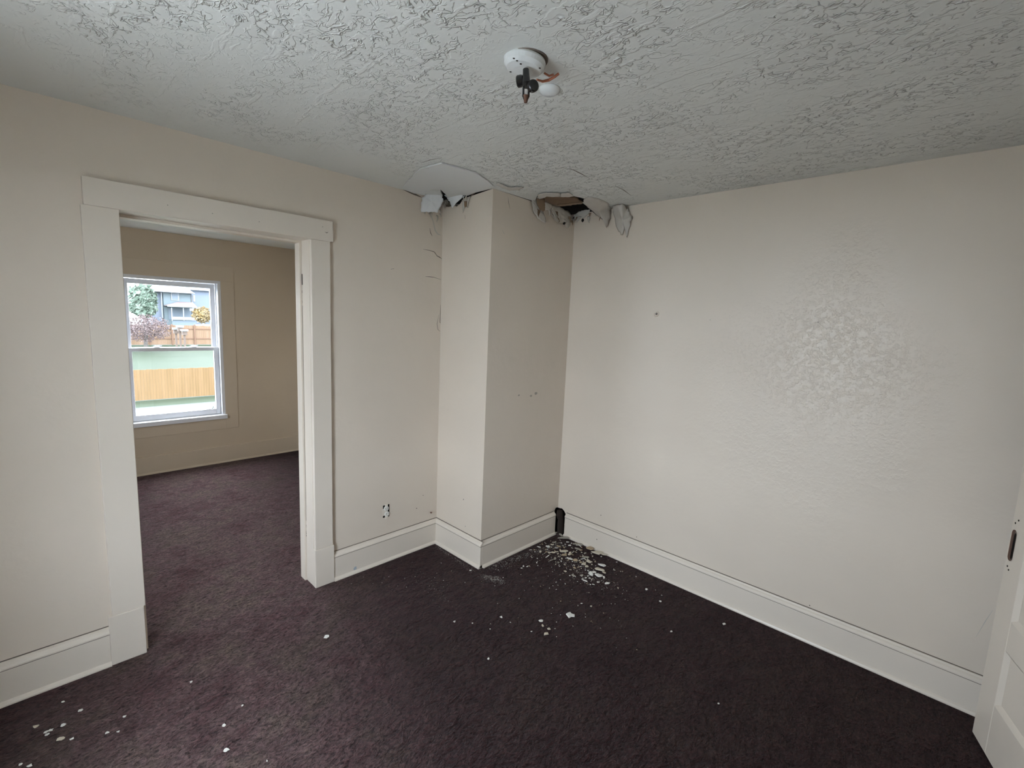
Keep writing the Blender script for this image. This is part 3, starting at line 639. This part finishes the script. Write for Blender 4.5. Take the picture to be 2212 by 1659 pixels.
f = MB(); f.tube([bot+Vector((0, 0, .002)), tip], [.009, .0045], 10); f.build('bracket_screw', M['rust'], lamp)
f = MB(); f.tube([Q(1160, 172, 'z', H-.03), Q(1172, 176, 'z', H-.025), Q(1186, 173, 'z', H-.018), Q(1198, 166, 'z', H-.012), Q(1207, 159, 'z', H-.003)], [.003, .004, .0045, .004, .004], 8)
f.tube([Q(1176, 158, 'z', H-.008), Q(1186, 164, 'z', H-.01), Q(1196, 161, 'z', H-.006)], .003, 8); f.build('copper_wire', M['copper'], lamp)
for u, v in [(1110, 126), (1117, 131), (1125, 138), (1166, 147), (1103, 155)]:
    c = Q(u, v, 'z', H-.034); f = MB(); f.lathe([(.0035, 0), (.003, -.001)], c+Vector((0, 0, 0)), ax, 8); f.build('screw_hole', M['deep'], lamp)
cc = Q(1187, 192, 'z', H); f = MB(); f.lathe([(.036, .001), (.036, -.003), (.032, -.010), (.022, -.017), (.0001, -.020)], cc, (0, 0, 1), 28)
tag(f.build('plaster_plug', M['porc'], smooth=True, origin=cc), 'small round white plaster dome on the ceiling beside the lamp base', 'plaster dome')

# ------------------------------------------------------------------ OUTLET
OC = Vector((0.0005, -1.222, .342))
out = tag(empty('wall_outlet', OC), 'painted-over duplex electrical outlet without a cover plate, low on the wall right of the doorway', 'outlet')
f = MB(); f.box(0, .0015, -1.222-.024, -1.222+.023, .342-.042, .342+.042); f.build('box_opening', M['dark'], out)
f = MB(); f.box(0.001, .005, -1.222-.010, -1.222+.010, .342-.052, .342+.052); f.box(.001, .004, -1.222-.030, -1.222-.008, .342-.028, .342+.02); f.build('metal_strap', M['trim'], out, bevel=.001)
for s in (-1, 1):
    c = (0.001, -1.222-.002*s, .342+.019*s)
    f = MB(); f.lathe([(.0172, 0), (.0172, .007), (.015, .009), (.0001, .0092)], c, (1, 0, 0), 24); fc = f.build('receptacle_face', M['chip'], out)
    f = MB(); f.box(.0101, .0108, c[1]-.008, c[1]-.0055, c[2]-.002, c[2]+.008); f.box(.0101, .0108, c[1]+.0045, c[1]+.0065, c[2]-.001, c[2]+.006); f.box(.0101, .0108, c[1]-.002, c[1]+.002, c[2]-.011, c[2]-.007); f.build('slot', M['crack_or_shadow'], fc)
# paint drips below it, nail by the corner
nc = Q(930, 1107, 'x', .0); f = MB(); f.tube([nc, nc+Vector((.018, -.006, .006)), nc+Vector((.03, -.014, .012))], [.004, .006, .005], 8)
tag(f.build('nail', M['rust'], origin=nc), 'bent rusty nail stub in the wall just above the baseboard corner', 'nail')
nc = Q(1418, 678, 'y', 0); o_ = empty('wall_anchor', nc); tag(o_, 'round plaster anchor hole with a screw left in the blank right wall', 'wall anchor')
f = MB(); f.lathe([(.019, -.001), (.017, .004), (.011, .006), (.008, .002), (.0001, .001)], nc, (0, -1, 0), 20); f.build('plaster_ring', M['wall'], o_, smooth=True)
f = MB(); f.lathe([(.0085, .0), (.0075, .003), (.0001, .003)], nc+Vector((.003, -.001, 0)), (0, -1, 0), 14); f.build('hole', M['crack_or_shadow'], o_)
f = MB(); f.lathe([(.0035, .0), (.003, .012), (.0001, .013)], nc+Vector((-.001, -.002, 0)), (0, -1, 0), 10); f.build('screw', M['steel'], o_)

# black rotten pipe stub in the corner gap
f = MB(); f.tube([(.532, -.012, 0), (.530, -.014, .08), (.527, -.010, .13)], [.024, .025, .022], 16); f.tube([(.526, -.014, .125), (.520, -.018, .15), (.515, -.016, .188)], [.025, .026, .02], 12)
tag(f.build('rotten_post_stub', mat('rotten_wood', (.03, .022, .018), .9, .2), origin=(.53, -.012, 0)), 'black rotten stub showing where the baseboards stop short in the corner', 'rotten stub')

# ------------------------------------------------------------------ PLASTER DEBRIS
def chip_mesh(name, rx, ry, th, seed, n=7, mt='chip'):
    r = random.Random(seed); f = MB(); a0 = r.random()*6
    lo, hi = [], []
    for i in range(n):
        a = a0+2*math.pi*(i+.35*r.random())/n; k = .45+.65*r.random()
        x, y = rx*k*math.cos(a), ry*k*math.sin(a); z = th*.5*r.random()
        lo.append((x, y, z)); hi.append((x*.9, y*.9, z+th*(.8+.5*r.random())))
    f.add(lo+hi, [tuple(range(n))[::-1], tuple(range(n, 2*n))]+[(i, (i+1) % n, (i+1) % n+n, i+n) for i in range(n)])
    me = bpy.data.meshes.new(name); me.from_pydata(f.v, [], f.f); me.update(); me.materials.append(M[mt]); return me
def chip(u, v, wpx, hpx, mt, label=None, group=None, name='plaster_chip', lift=.002, tilt=0, rot=None, mesh=None):
    c = Q(u, v, 'z', 0)
    k = (c-CAM).dot(fw)/FPX     # metres per pixel there
    if c.x < BX+.03 and c.y > BY-.03: c.x = BX+.045
    c.y = min(c.y, -.045-(wpx*k*.25 if wpx > 8 else 0)); c.x = max(c.x, .03)
    if mesh is None: mesh = chip_mesh(name, wpx*k/2*1.25, hpx*k/2*1.9, min(.006, max(.002, wpx*k*.12)), random.randint(0, 9999), random.choice((6, 7, 9)), mt)
    o = bpy.data.objects.new(name, mesh); COL.objects.link(o); o.location = (c.x, c.y, lift)
    # long side lies across the view
    o.rotation_euler = (tilt*random.uniform(-1, 1), tilt*random.uniform(-1, 1), -YAW if rot is None else -YAW+rot)
    if label: tag(o, label, 'plaster chip', group)
    return o
def c11(X, Y): return (1160+X/11.85, 1130+Y/11.85)
big = [  # X, Y, w, h in the enlarged view; material; label
 (1370, 1310, 150, 150, 'chip', 'squarish white plaster flake at the left of the bright heap by the right baseboard', .3),
 (1570, 1370, 230, 120, 'chip', 'long white plaster flake lying slanted in the middle of the bright heap', -.6),
 (1590, 1210, 250, 90, 'chip2', 'cream curved flake at the top of the bright heap', -.4),
 (1710, 1430, 75, 90, 'chip', 'small rounded white flake at the bottom right of the bright heap', 0),
 (1710, 1310, 90, 60, 'chip2', 'cream shard sticking out at the right of the bright heap', -.7),
 (1450, 1270, 130, 90, 'chip', 'white flake joining the left and middle pieces of the bright heap', .1),
 (1665, 1100, 210, 75, 'chip', 'elongated white flake alone just above the bright heap', 0),
 (1600, 745, 270, 140, 'chip2', 'large cream triangular flake leaning against the foot of the right baseboard', 0),
 (1810, 800, 150, 60, 'chip2', 'narrow cream flake on the carpet right of the triangular one', -.7),
 (840, 840, 110, 90, 'chip2', 'round tan and cream flake in the middle of the corner pile', 0),
 (700, 830, 150, 90, 'chip3', 'tan flake just left of the round one in the corner pile', 0),
 (690, 745, 200, 90, 'chip2', 'broad cream flake behind the tan one in the corner pile', 0),
 (830, 945, 150, 60, 'chip', 'pale pink-white oblong flake below the round one', -.1),
 (1040, 700, 180, 70, 'chip4', 'arched grey flake over a dark gap in the corner pile', -.1),
 (830, 610, 85, 80, 'chip', 'small pale pebble-like flake near the top of the corner pile', 0),
 (1330, 1000, 170, 60, 'chip2', 'slanted cream flake at the lower right of the corner pile', -.5),
 (1200, 1060, 150, 110, 'chip2', 'crumpled cream flake with tan edges at the lower end of the corner pile', 0),
 (980, 980, 130, 70, 'chip3', 'tan crumbling flake in the centre bottom of the corner pile', -.3),
 (1230, 910, 180, 50, 'chip4', 'thin grey-white strip lying across the pile', -.2),
 (1450, 640, 170, 110, 'chip3', 'brown paper flake propped on the right baseboard', -.3),
 (1130, 540, 190, 90, 'chip4', 'grey-green flake lying at the foot of the right baseboard', -.2),
 (960, 555, 95, 60, 'chip4', 'grey crumb cluster flake left of the grey-green flake', 0),
 (800, 345, 330, 60, 'chip4', 'long grey strip on the carpet in front of the black corner gap', -.1),
 (770, 260, 70, 90, 'chip4', 'upright grey-green splinter beside the black corner gap', .6),
 (530, 640, 140, 45, 'chip3', 'olive flat flake left of the pile centre', 0),
 (410, 765, 120, 60, 'chip2', 'cream flake at the left end of the corner pile', 0),
 (510, 755, 90, 40, 'chip2', 'thin cream sliver beside the left end of the pile', 0),
 (275, 625, 150, 50, 'chip', 'bright crumbly flake nearest the shaded chimney face', -.2),
 (50, 650, 100, 35, 'chip', 'white sliver at the foot of the chimney breast baseboard', 0),
 (500, 280, 110, 45, 'chip4', 'grey flake beside the left of the black corner gap', 0),
 (780, 500, 90, 30, 'chip', 'pale stick-like flake in the upper pile', .5),
 (450, 520, 170, 28, 'chip4', 'long thin grey stick in the upper left of the pile', .4),
 (1230, 1510, 120, 45, 'chip', 'white oblong flake below left of the bright heap', -.4),
 (1245, 1440, 60, 40, 'chip', 'small white flake directly above the oblong one', .2),
 (1340, 1455, 55, 45, 'chip', 'small white flake right of the one above the oblong', 0),
 (1560, 1525, 90, 35, 'chip', 'thin bright curl of plaster below the bright heap', .4),
 (1790, 1570, 130, 45, 'chip', 'white lozenge flake below right of the bright heap', -.1),
 (1435, 1600, 75, 40, 'chip', 'small pale flake farthest below the bright heap', 0),
 (1130, 1380, 90, 60, 'chip4', 'greyish flake left of the bright heap', 0),
 (725, 1280, 70, 35, 'chip2', 'small cream flake alone left of the heap on the open carpet', -.1),
 (920, 1360, 130, 45, 'chip4', 'dull brown-grey curved flake on the open carpet', -.6),
 (860, 1215, 60, 30, 'chip4', 'small dull flake above the curved brown-grey one', -.3),
 (1270, 1140, 90, 70, 'chip2', 'cream flake between the pile and the bright heap', .5),
 (1640, 895, 45, 45, 'chip', 'tiny bright flake right of the corner pile', 0),
 (615, 1015, 38, 38, 'chip', 'round white crumb below the left of the corner pile', 0),
 (1970, 1215, 65, 30, 'chip4', 'small grey flake on dark carpet right of the bright heap', -.2),
]
for i, (X, Y, w_, h_, mt, lb, ro) in enumerate(big):
    u, v = c11(X, Y); tall = h_/11.85; wide = w_/11.85
    chip(u, v, wide, tall*.8, mt, lb, lift=.003+.0022*(i % 5), tilt=.18, rot=ro)
# the two outlying groups on the open carpet
def c44(X, Y): return (900+X/4.424, 1180+Y/4.424)
for X, Y, w_, h_, mt, lb, ro in [
 (1470, 665, 75, 60, 'chip', 'largest lone white flake in the middle of the carpet', 0),
 (1190, 715, 42, 26, 'chip', 'white flake at the top of the small scattered group left of the lone flake', .2),
 (1205, 762, 22, 34, 'chip2', 'narrow cream flake in the middle of the small scattered group', 0),
 (1265, 795, 42, 26, 'chip2', 'forked cream flake at the right of the small scattered group', .6),
 (1235, 845, 60, 30, 'chip2', 'widest cream flake at the bottom of the small scattered group', .3),
 (1096, 820, 20, 14, 'chip', 'tiny flake at the far left of the small scattered group', -.4),
 (363, 723, 24, 20, 'chip', 'bright white crumb on the carpet right of the doorway plinth', -.4),
 (810, 682, 30, 18, 'chip', 'oblong white crumb between the doorway and the lone flake', -.6),
 (535, 741, 16, 14, 'chip', 'small crumb right of the bright white one', 0),
 (512, 234, 22, 16, 'chip', 'white crumb near the lit chimney face', 0),
 (1577, 551, 26, 12, 'chip', 'flat white crumb above right of the lone flake', 0),
 (1667, 577, 26, 16, 'chip2', 'cream crumb right of the flat white one', -.2),
 (1060, 197, 32, 14, 'chip', 'white sliver on open carpet in front of the shaded chimney face', .5),
 (1003, 213, 22, 16, 'chip', 'white flake just left of the sliver before the chimney', 0),
 (1925, 405, 12, 32, 'chip2', 'upright cream sliver right of the bright heap', 0),
 (2193, 420, 20, 16, 'chip', 'bright crumb near the right baseboard', 0)]:
    u, v = c44(X, Y); chip(u, v, w_/4.424, h_/4.424*.8, mt, lb, rot=ro, tilt=.1)
for u, v, w_, lb in [(490, 1621, 10, 'bright round crumb at the bottom left of the carpet'), (484, 1568, 7, 'crumb just above the bright round one'), (1564, 1349, 7, 'white crumb on the dark carpet nearest the long baseboard'), (706, 1376, 11, 'twin white crumb below the doorway plinth'), (524, 1525, 5, 'small crumb halfway up the left carpet'), (1450, 1365, 6, 'small white crumb out on the dark right carpet'), (1552, 1521, 5, 'lone speck low on the dark right carpet'),
    (577, 1645, 5, 'speck at the bottom edge of the carpet'), (413, 1474, 6, 'pale crumb left of the twin crumb'), (1055, 1424, 5, 'pale speck on the mid carpet below the scattered group'), (1396, 1273, 6, 'white crumb along the right baseboard beyond the heap'), (1426, 1300, 6, 'second white crumb along the right baseboard')]:
    chip(u, v, w_, w_*.7, 'chip', lb)
for u, v, w_, lb in [(174, 1536, 8, 'uppermost white flake of the group under the left baseboard'), (138, 1567, 11, 'largest white flake of the left group'), (111, 1578, 8, 'white flake just left of the largest in the left group'), (100, 1582, 8, 'paired white flake at the left of the group'), (77, 1571, 13, 'grey oblong flake at the far left'), (132, 1597, 13, 'slanted oblong flake lowest in the left group'), (102, 1588, 7, 'small flake under the pair at the left'), (231, 1584, 8, 'flake right of the left group'), (256, 1582, 6, 'bright crumb right of the left group'), (269, 1549, 6, 'crumb above right of the left group'), (136, 1517, 7, 'dull flake nearest the left baseboard'), (65, 1655, 9, 'flake in the bottom left corner'), (44, 1652, 8, 'second flake in the bottom left corner'), (155, 1598, 8, 'dull flake right of the slanted one')]:
    chip(u, v, w_, w_*.55, 'chip' if w_ != 13 else 'chip2', lb, rot=.3)
# countable small crumbs: shared meshes, one object each
protos = [chip_mesh('crumb', .006, .0045, .003, s, 6, mt) for s, mt in enumerate(['chip', 'chip', 'chip', 'chip2', 'chip4', 'chip3'])]
def scatter(n, cu, cv, su, sv, lb, grp, smin=.4, smax=1.1):
    k = 0
    while k < n:
        u, v = random.gauss(cu, su), random.gauss(cv, sv); c = Q(u, v, 'z', 0)
        if c.y > -.05 or c.x < .05 or (c.x < BX+.05 and c.y > BY-.05) or c.y < -3.4: continue
        o = bpy.data.objects.new('plaster_crumb', random.choice(protos)); COL.objects.link(o); o.location = (c.x, c.y, .0008)
        s = random.uniform(smin, smax); o.scale = (s, s*random.uniform(.6, 1), s); o.rotation_euler = (random.uniform(-.3, .3), random.uniform(-.3, .3), random.random()*6)
        tag(o, lb, 'plaster crumb', grp); k += 1
def shards(n, cu, cv, su, sv):
    k = 0
    while k < n:
        u, v = random.gauss(cu, su), random.gauss(cv, sv); c = Q(u, v, 'z', 0)
        if c.y > -.07 or (c.x < BX+.07 and c.y > BY-.03): continue
        o = bpy.data.objects.new('plaster_crumb', random.choice(shard)); COL.objects.link(o); o.location = (c.x, c.y, .002+.004*random.random())
        s = random.uniform(.6, 1.3); o.scale = (s, s, s); o.rotation_euler = (random.uniform(-.5, .5), random.uniform(-.5, .5), random.random()*6)
        tag(o, 'grey or tan plaster shard heaped in the corner pile between the larger flakes', 'plaster crumb', 'shards of the corner pile'); k += 1
shard = [chip_mesh('shard', .014*a, .006*b_, .003, 40+s, 7, mt) for s, (a, b_, mt) in enumerate([(1, 1, 'chip4'), (1.2, .8, 'chip4'), (.8, 1.2, 'chip2'), (.9, 1, 'chip3'), (1.3, .5, 'chip'), (.7, 1.3, 'chip2')])]
shards(48, 1212, 1186, 30, 15); shards(22, 1250, 1212, 26, 12)
scatter(70, 1215, 1195, 42, 20, 'small plaster crumb in the crowded corner pile', 'crumbs of the corner pile', .6, 1.5)
scatter(45, 1270, 1240, 40, 18, 'small plaster crumb strewn around the bright heap', 'crumbs around the bright heap')
scatter(60, 1170, 1235, 75, 30, 'small plaster crumb strewn on carpet before the chimney breast', 'crumbs before the chimney breast', .3, .8)
scatter(50, 1240, 1320, 100, 45, 'small plaster crumb scattered over the middle of the carpet', 'crumbs over the middle carpet', .3, .8)
scatter(22, 870, 1240, 60, 30, 'small crumb on the carpet beside the left baseboard', 'crumbs beside the left baseboard', .25, .6)
# plaster dust: uncountable specks
f = MB(); rr = random.Random(3)
def speck(c, s):
    a = rr.random()*6.3; n = 4; z = .0006+rr.random()*.002
    vs = [(c.x+s*math.cos(a+i*1.57)*rr.uniform(.5, 1), c.y+s*math.sin(a+i*1.57)*rr.uniform(.5, 1), z) for i in range(4)]; vs.append((c.x, c.y, z+s*.6))
    f.add(vs, [(3, 2, 1, 0), (0, 1, 4), (1, 2, 4), (2, 3, 4), (3, 0, 4)], 1 if rr.random() < .55 else 0)
for cnt, p0, p1, sp_, s0 in [(650, (.50, -.80), (.62, -.10), .045, .0016), (420, (.56, -.86), (.66, -.80), .05, .0013), (200, (.03, -.85), (.48, -.87), .03, .0013), (330, (.62, -.25), (1.1, -.30), .16, .0022), (160, (.08, -1.1), (.6, -1.2), .12, .0012)]:
    for _ in range(cnt):
        t = rr.random(); x = p0[0]+(p1[0]-p0[0])*t+abs(rr.gauss(0, sp_)); y = p0[1]+(p1[1]-p0[1])*t-abs(rr.gauss(0, sp_*.5))
        if x < .04 or y > -.04: continue
        if x < BX+.038 and y > BY-.038: continue
        speck(Vector((x, y, 0)), s0*rr.uniform(.5, 1.8))
tag(f.build('plaster_dust', [M['chip'], M['chip4']]), 'fine pale plaster dust sprinkled along the foot of the chimney breast and corner', 'plaster dust', kind='stuff')

# ------------------------------------------------------------------ OUTSIDE
g = MB(); NZ = 1.6275-.1625*33.6; FZ = 1.6275-.0675*52.8
xs = [(-3.4, NZ), (-31.2, NZ), (-38, NZ+.55), (-50, FZ), (-90, FZ+.5)]
for (xa, za), (xb, zb) in zip(xs[:-1], xs[1:]): g.add([(xa, -60, za), (xa, 60, za), (xb, 60, zb), (xb, -60, zb)], [(0, 1, 2, 3)])
g.add([(60, -60, NZ), (60, 60, NZ), (-3.4, 60, NZ), (-3.4, -60, NZ)], [(0, 1, 2, 3)])
tag(g.build('lawn', M['lawn']), 'mown green lawn outside the far window rising towards the second fence', 'lawn', kind='structure')
f = MB(); f.box(-28.6, -26.5, -40, 40, NZ, NZ+.03); tag(f.build('garden_path', M['path']), 'pale concrete path in front of the near fence', 'path', kind='structure')
f = MB(); y = -3.0; fx = 2.638-33.6
fn = empty('privacy_fence', (fx, 3, NZ)); tag(fn, 'near solid cedar board fence seen through the lower sash', 'fence')
f = MB()
for k in range(150):
    y = -6+k*.14; f.box(fx-.012, fx+.012+.004*(k % 2), y, y+.134, NZ+.03, NZ+1.79+.012*math.sin(k*1.7))
f.build('boards', M['fence'], fn)
f = MB(); f.box(fx-.06, fx-.012, -6, 15, NZ+.4, NZ+.49); f.box(fx-.06, fx-.012, -6, 15, NZ+1.4, NZ+1.49); f.build('rail', M['rail'], fn)
fx = 2.638-52.8; fn = tag(empty('privacy_fence', (fx, 6, FZ)), 'far cedar fence with posts and rails across the lawn below the house', 'fence')
f = MB()
for k in range(220):
    y = -10+k*.15; f.box(fx-.012, fx+.012, y, y+.145, FZ+.03, FZ+1.82+.01*math.sin(k*2.1))
f.build('boards', M['fence2'], fn)
f = MB()
for z in (.55, 1.45): f.box(fx+.012, fx+.06, -10, 23, FZ+z, FZ+z+.09)
f.build('rail', M['rail'], fn)
def cw(X, Y): return (280+X/10.37, 600+Y/10.37)
for X in (-60, 450, 960, 1460, 1960):
    p = Q(*cw(X, 1300), 'x', fx+.08); f = MB(); f.box(fx+.02, fx+.13, p.y-.06, p.y+.06, FZ, FZ+1.9); f.build('post', M['rail'], fn)
# bird feeders on posts
for i, (X, Yt, lb) in enumerate([(1035, 1160, 'left bird house on a post in front of the far fence'), (1125, 1110, 'tallest bird house in the middle of three posts'), (1225, 1195, 'right bird house leaning on its post')]):
    x = -42.0+i*.7; a = Q(*cw(X, Yt), 'x', x); b_ = Q(*cw(X, 1520), 'x', x); e = tag(empty('bird_house', (x, a.y, b_.z)), lb, 'bird house', 'three bird houses on posts')
    f = MB(); f.box(x-.06, x+.06, a.y-.06, a.y+.06, b_.z-.2, a.z-.15); f.build('post', M['wood'], e)
    f = MB(); f.box(x-.2, x+.2, a.y-.15, a.y+.15, a.z-.30, a.z); f.build('nest_box', M['wood'], e)
    f = MB(); f.prism([(x-.28, a.y-.20, a.z), (x-.28, a.y+.20, a.z), (x-.28, a.y+.22, a.z+.13), (x-.28, a.y-.22, a.z+.13)], (.56, 0, 0)); f.build('roof', M['white'], e)
# house with porch
HX = -72.0
def hp(X, Y, dx=0): p = Q(*cw(X, Y), 'x', HX+dx); return p.y, p.z
def hbox(f, X0, X1, Y0, Y1, d0, d1):
    ya, za = hp(X0, Y0); yb, zb = hp(X1, Y1); f.box(HX+d0, HX+d1, ya, yb, za, zb)
hs = tag(empty('house', (HX, hp(1080, 1000)[0], FZ+.3)), 'pale blue clapboard house with a hipped porch roof behind the far fence', 'house')
f = MB(); hbox(f, 745, 1400, 320, 1120, -9, 0); f.build('wall', M['siding'], hs)
f = MB(); hbox(f, 480, 760, 330, 1120, -9, -.5); f.build('wing_wall', M['siding2'], hs)
f = MB(); hbox(f, 700, 750, 330, 900, -.3, .1); hbox(f, 1385, 1405, 330, 900, -.3, .1); hbox(f, 500, 1410, 288, 328, -9.2, .5); f.build('corner_board', M['white'], hs)
y0, z0 = hp(440, 300); y1, z1 = hp(1430, 300); zt = hp(900, 205)[1]; ym = (y0+y1)/2
f = MB(); f.add([(HX+.8, y0, z0), (HX+.8, y1, z0), (HX-10, y1, z0), (HX-10, y0, z0), (HX-3.5, ym-1.5, zt+.8), (HX-3.5, ym+1.5, zt+.8)], [(0, 1, 5, 4), (1, 2, 5), (2, 3, 4, 5), (3, 0, 4), (0, 3, 2, 1)]); f.build('roof', M['proof'], hs)
f = MB(); hbox(f, 920, 1110, 335, 515, 0, .08); wn = f.build('window', M['white'], hs); f = MB(); hbox(f, 945, 1080, 350, 500, .08, .12); f.build('pane', M['porch'], wn)
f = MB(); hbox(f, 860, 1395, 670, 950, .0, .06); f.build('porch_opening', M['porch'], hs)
y0, z0 = hp(755, 620); y1, z1 = hp(1405, 620); ya, za = hp(1080, 540); yb, zb = hp(1405, 550)
f = MB(); f.add([(HX+2.4, y0, z0), (HX+2.4, y1, z0), (HX, y1, z0), (HX, y0, z0), (HX+.1, ya, za), (HX+.1, yb, zb)], [(0, 1, 5, 4), (0, 4, 3), (1, 2, 5), (2, 3, 4, 5), (3, 2, 1, 0)]); f.build('porch_roof', M['roof'], hs)
f = MB(); hbox(f, 765, 1405, 622, 668, 2.1, 2.4); hbox(f, 1250, 1400, 680, 740, 2.1, 2.3); f.build('fascia', M['white'], hs)
for X in (865, 1120, 1385):
    f = MB(); hbox(f, X-14, X+14, 665, 950, 2.0, 2.3); f.build('porch_column', M['white'], hs)
f = MB(); hbox(f, 865, 1400, 862, 940, 2.1, 2.25); f.build('porch_railing', M['white'], hs)
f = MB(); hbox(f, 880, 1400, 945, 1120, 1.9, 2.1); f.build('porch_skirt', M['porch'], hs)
h2 = tag(empty('house', (HX-8, hp(1600, 1000)[0], FZ+.3)), 'blue-grey house partly cut off at the right of the upper pane', 'house')
f = MB(); hbox(f, 1500, 2300, 235, 1100, -16, -8); f.build('wall', M['siding2'], h2)
y0, z0 = hp(1470, 240); y1, z1 = hp(2330, 240); f = MB(); f.prism([(HX-16.4, y0, z0), (HX-7.4, y0, z0), (HX-12, y0, z0+2.2)], (0, y1-y0, 0)); f.build('roof', M['proof'], h2)
for X0, X1, Y0, Y1 in [(1545, 1595, 380, 540), (1745, 1800, 380, 540)]: f = MB(); hbox(f, X0, X1, Y0, Y1, -8, -7.9); f.build('window', M['white'], h2)
# trees
def tree(name, X, Ytop, Ybot, Wd, x, mt, lb, trunk=None, n=900, cat='tree', leaf=.28, zb=None):
    c = Q(*cw(X, (Ytop+Ybot)/2), 'x', x); t_ = Q(*cw(X, Ytop), 'x', x); b_ = Q(*cw(X, Ybot), 'x', x); s = Q(*cw(X+Wd/2, (Ytop+Ybot)/2), 'x', x)
    ry = abs(s.y-c.y); rz = abs(t_.z-c.z); gz = FZ if zb is None else zb
    e = tag(empty(name, (x, c.y, gz)), lb, cat); r = random.Random(X); f = MB()
    for i in range(n):
        a, b2 = r.random()*6.283, math.acos(r.uniform(-1, 1)); k = r.random()**.36
        k *= 1.0+.3*noise.noise(Vector((math.cos(a)*2, math.sin(a)*2, b2*2+X)))
        p = Vector((x+ry*.8*k*math.sin(b2)*math.cos(a), c.y+ry*k*math.sin(b2)*math.sin(a), c.z+rz*k*math.cos(b2)))
        u_ = Vector((r.gauss(0, 1), r.gauss(0, 1), r.gauss(0, 1))).normalized()*leaf*r.uniform(.5, 1); w_ = u_.orthogonal().normalized()*leaf*.6
        nn_ = u_.cross(w_).normalized()*leaf*.15
        f.add([p-u_, p+w_, p+u_, p-w_, p+nn_*2], [(0, 1, 4), (1, 2, 4), (2, 3, 4), (3, 0, 4)])
    f.build('foliage', M[mt], e)
    f = MB(); f.tube([(x, c.y, gz), (x, c.y+.1, c.z-rz*.3), (x, c.y, c.z+rz*.4)], [.14, .12, .05], 8); f.build('trunk', M[trunk or 'bark'], e)
tree('evergreen_tree', 300, 170, 900, 620, -62, 'leafg', 'tall green evergreen at the left of the upper pane', n=1900, leaf=.42)
tree('yellow_tree', 1620, 670, 1000, 380, -60, 'leafy', 'small yellow-orange leaved tree beside the houses', trunk='white', n=600)
tree('leafless_shrub', 330, 840, 1420, 1250, -47, 'leafr', 'wide reddish twiggy shrub in front of the far fence', n=3200, cat='shrub', leaf=.085)
tree('evergreen_tree', -420, 100, 900, 700, -64, 'leafg', 'green evergreen farther left hidden by the doorway casing', n=900, leaf=.4)
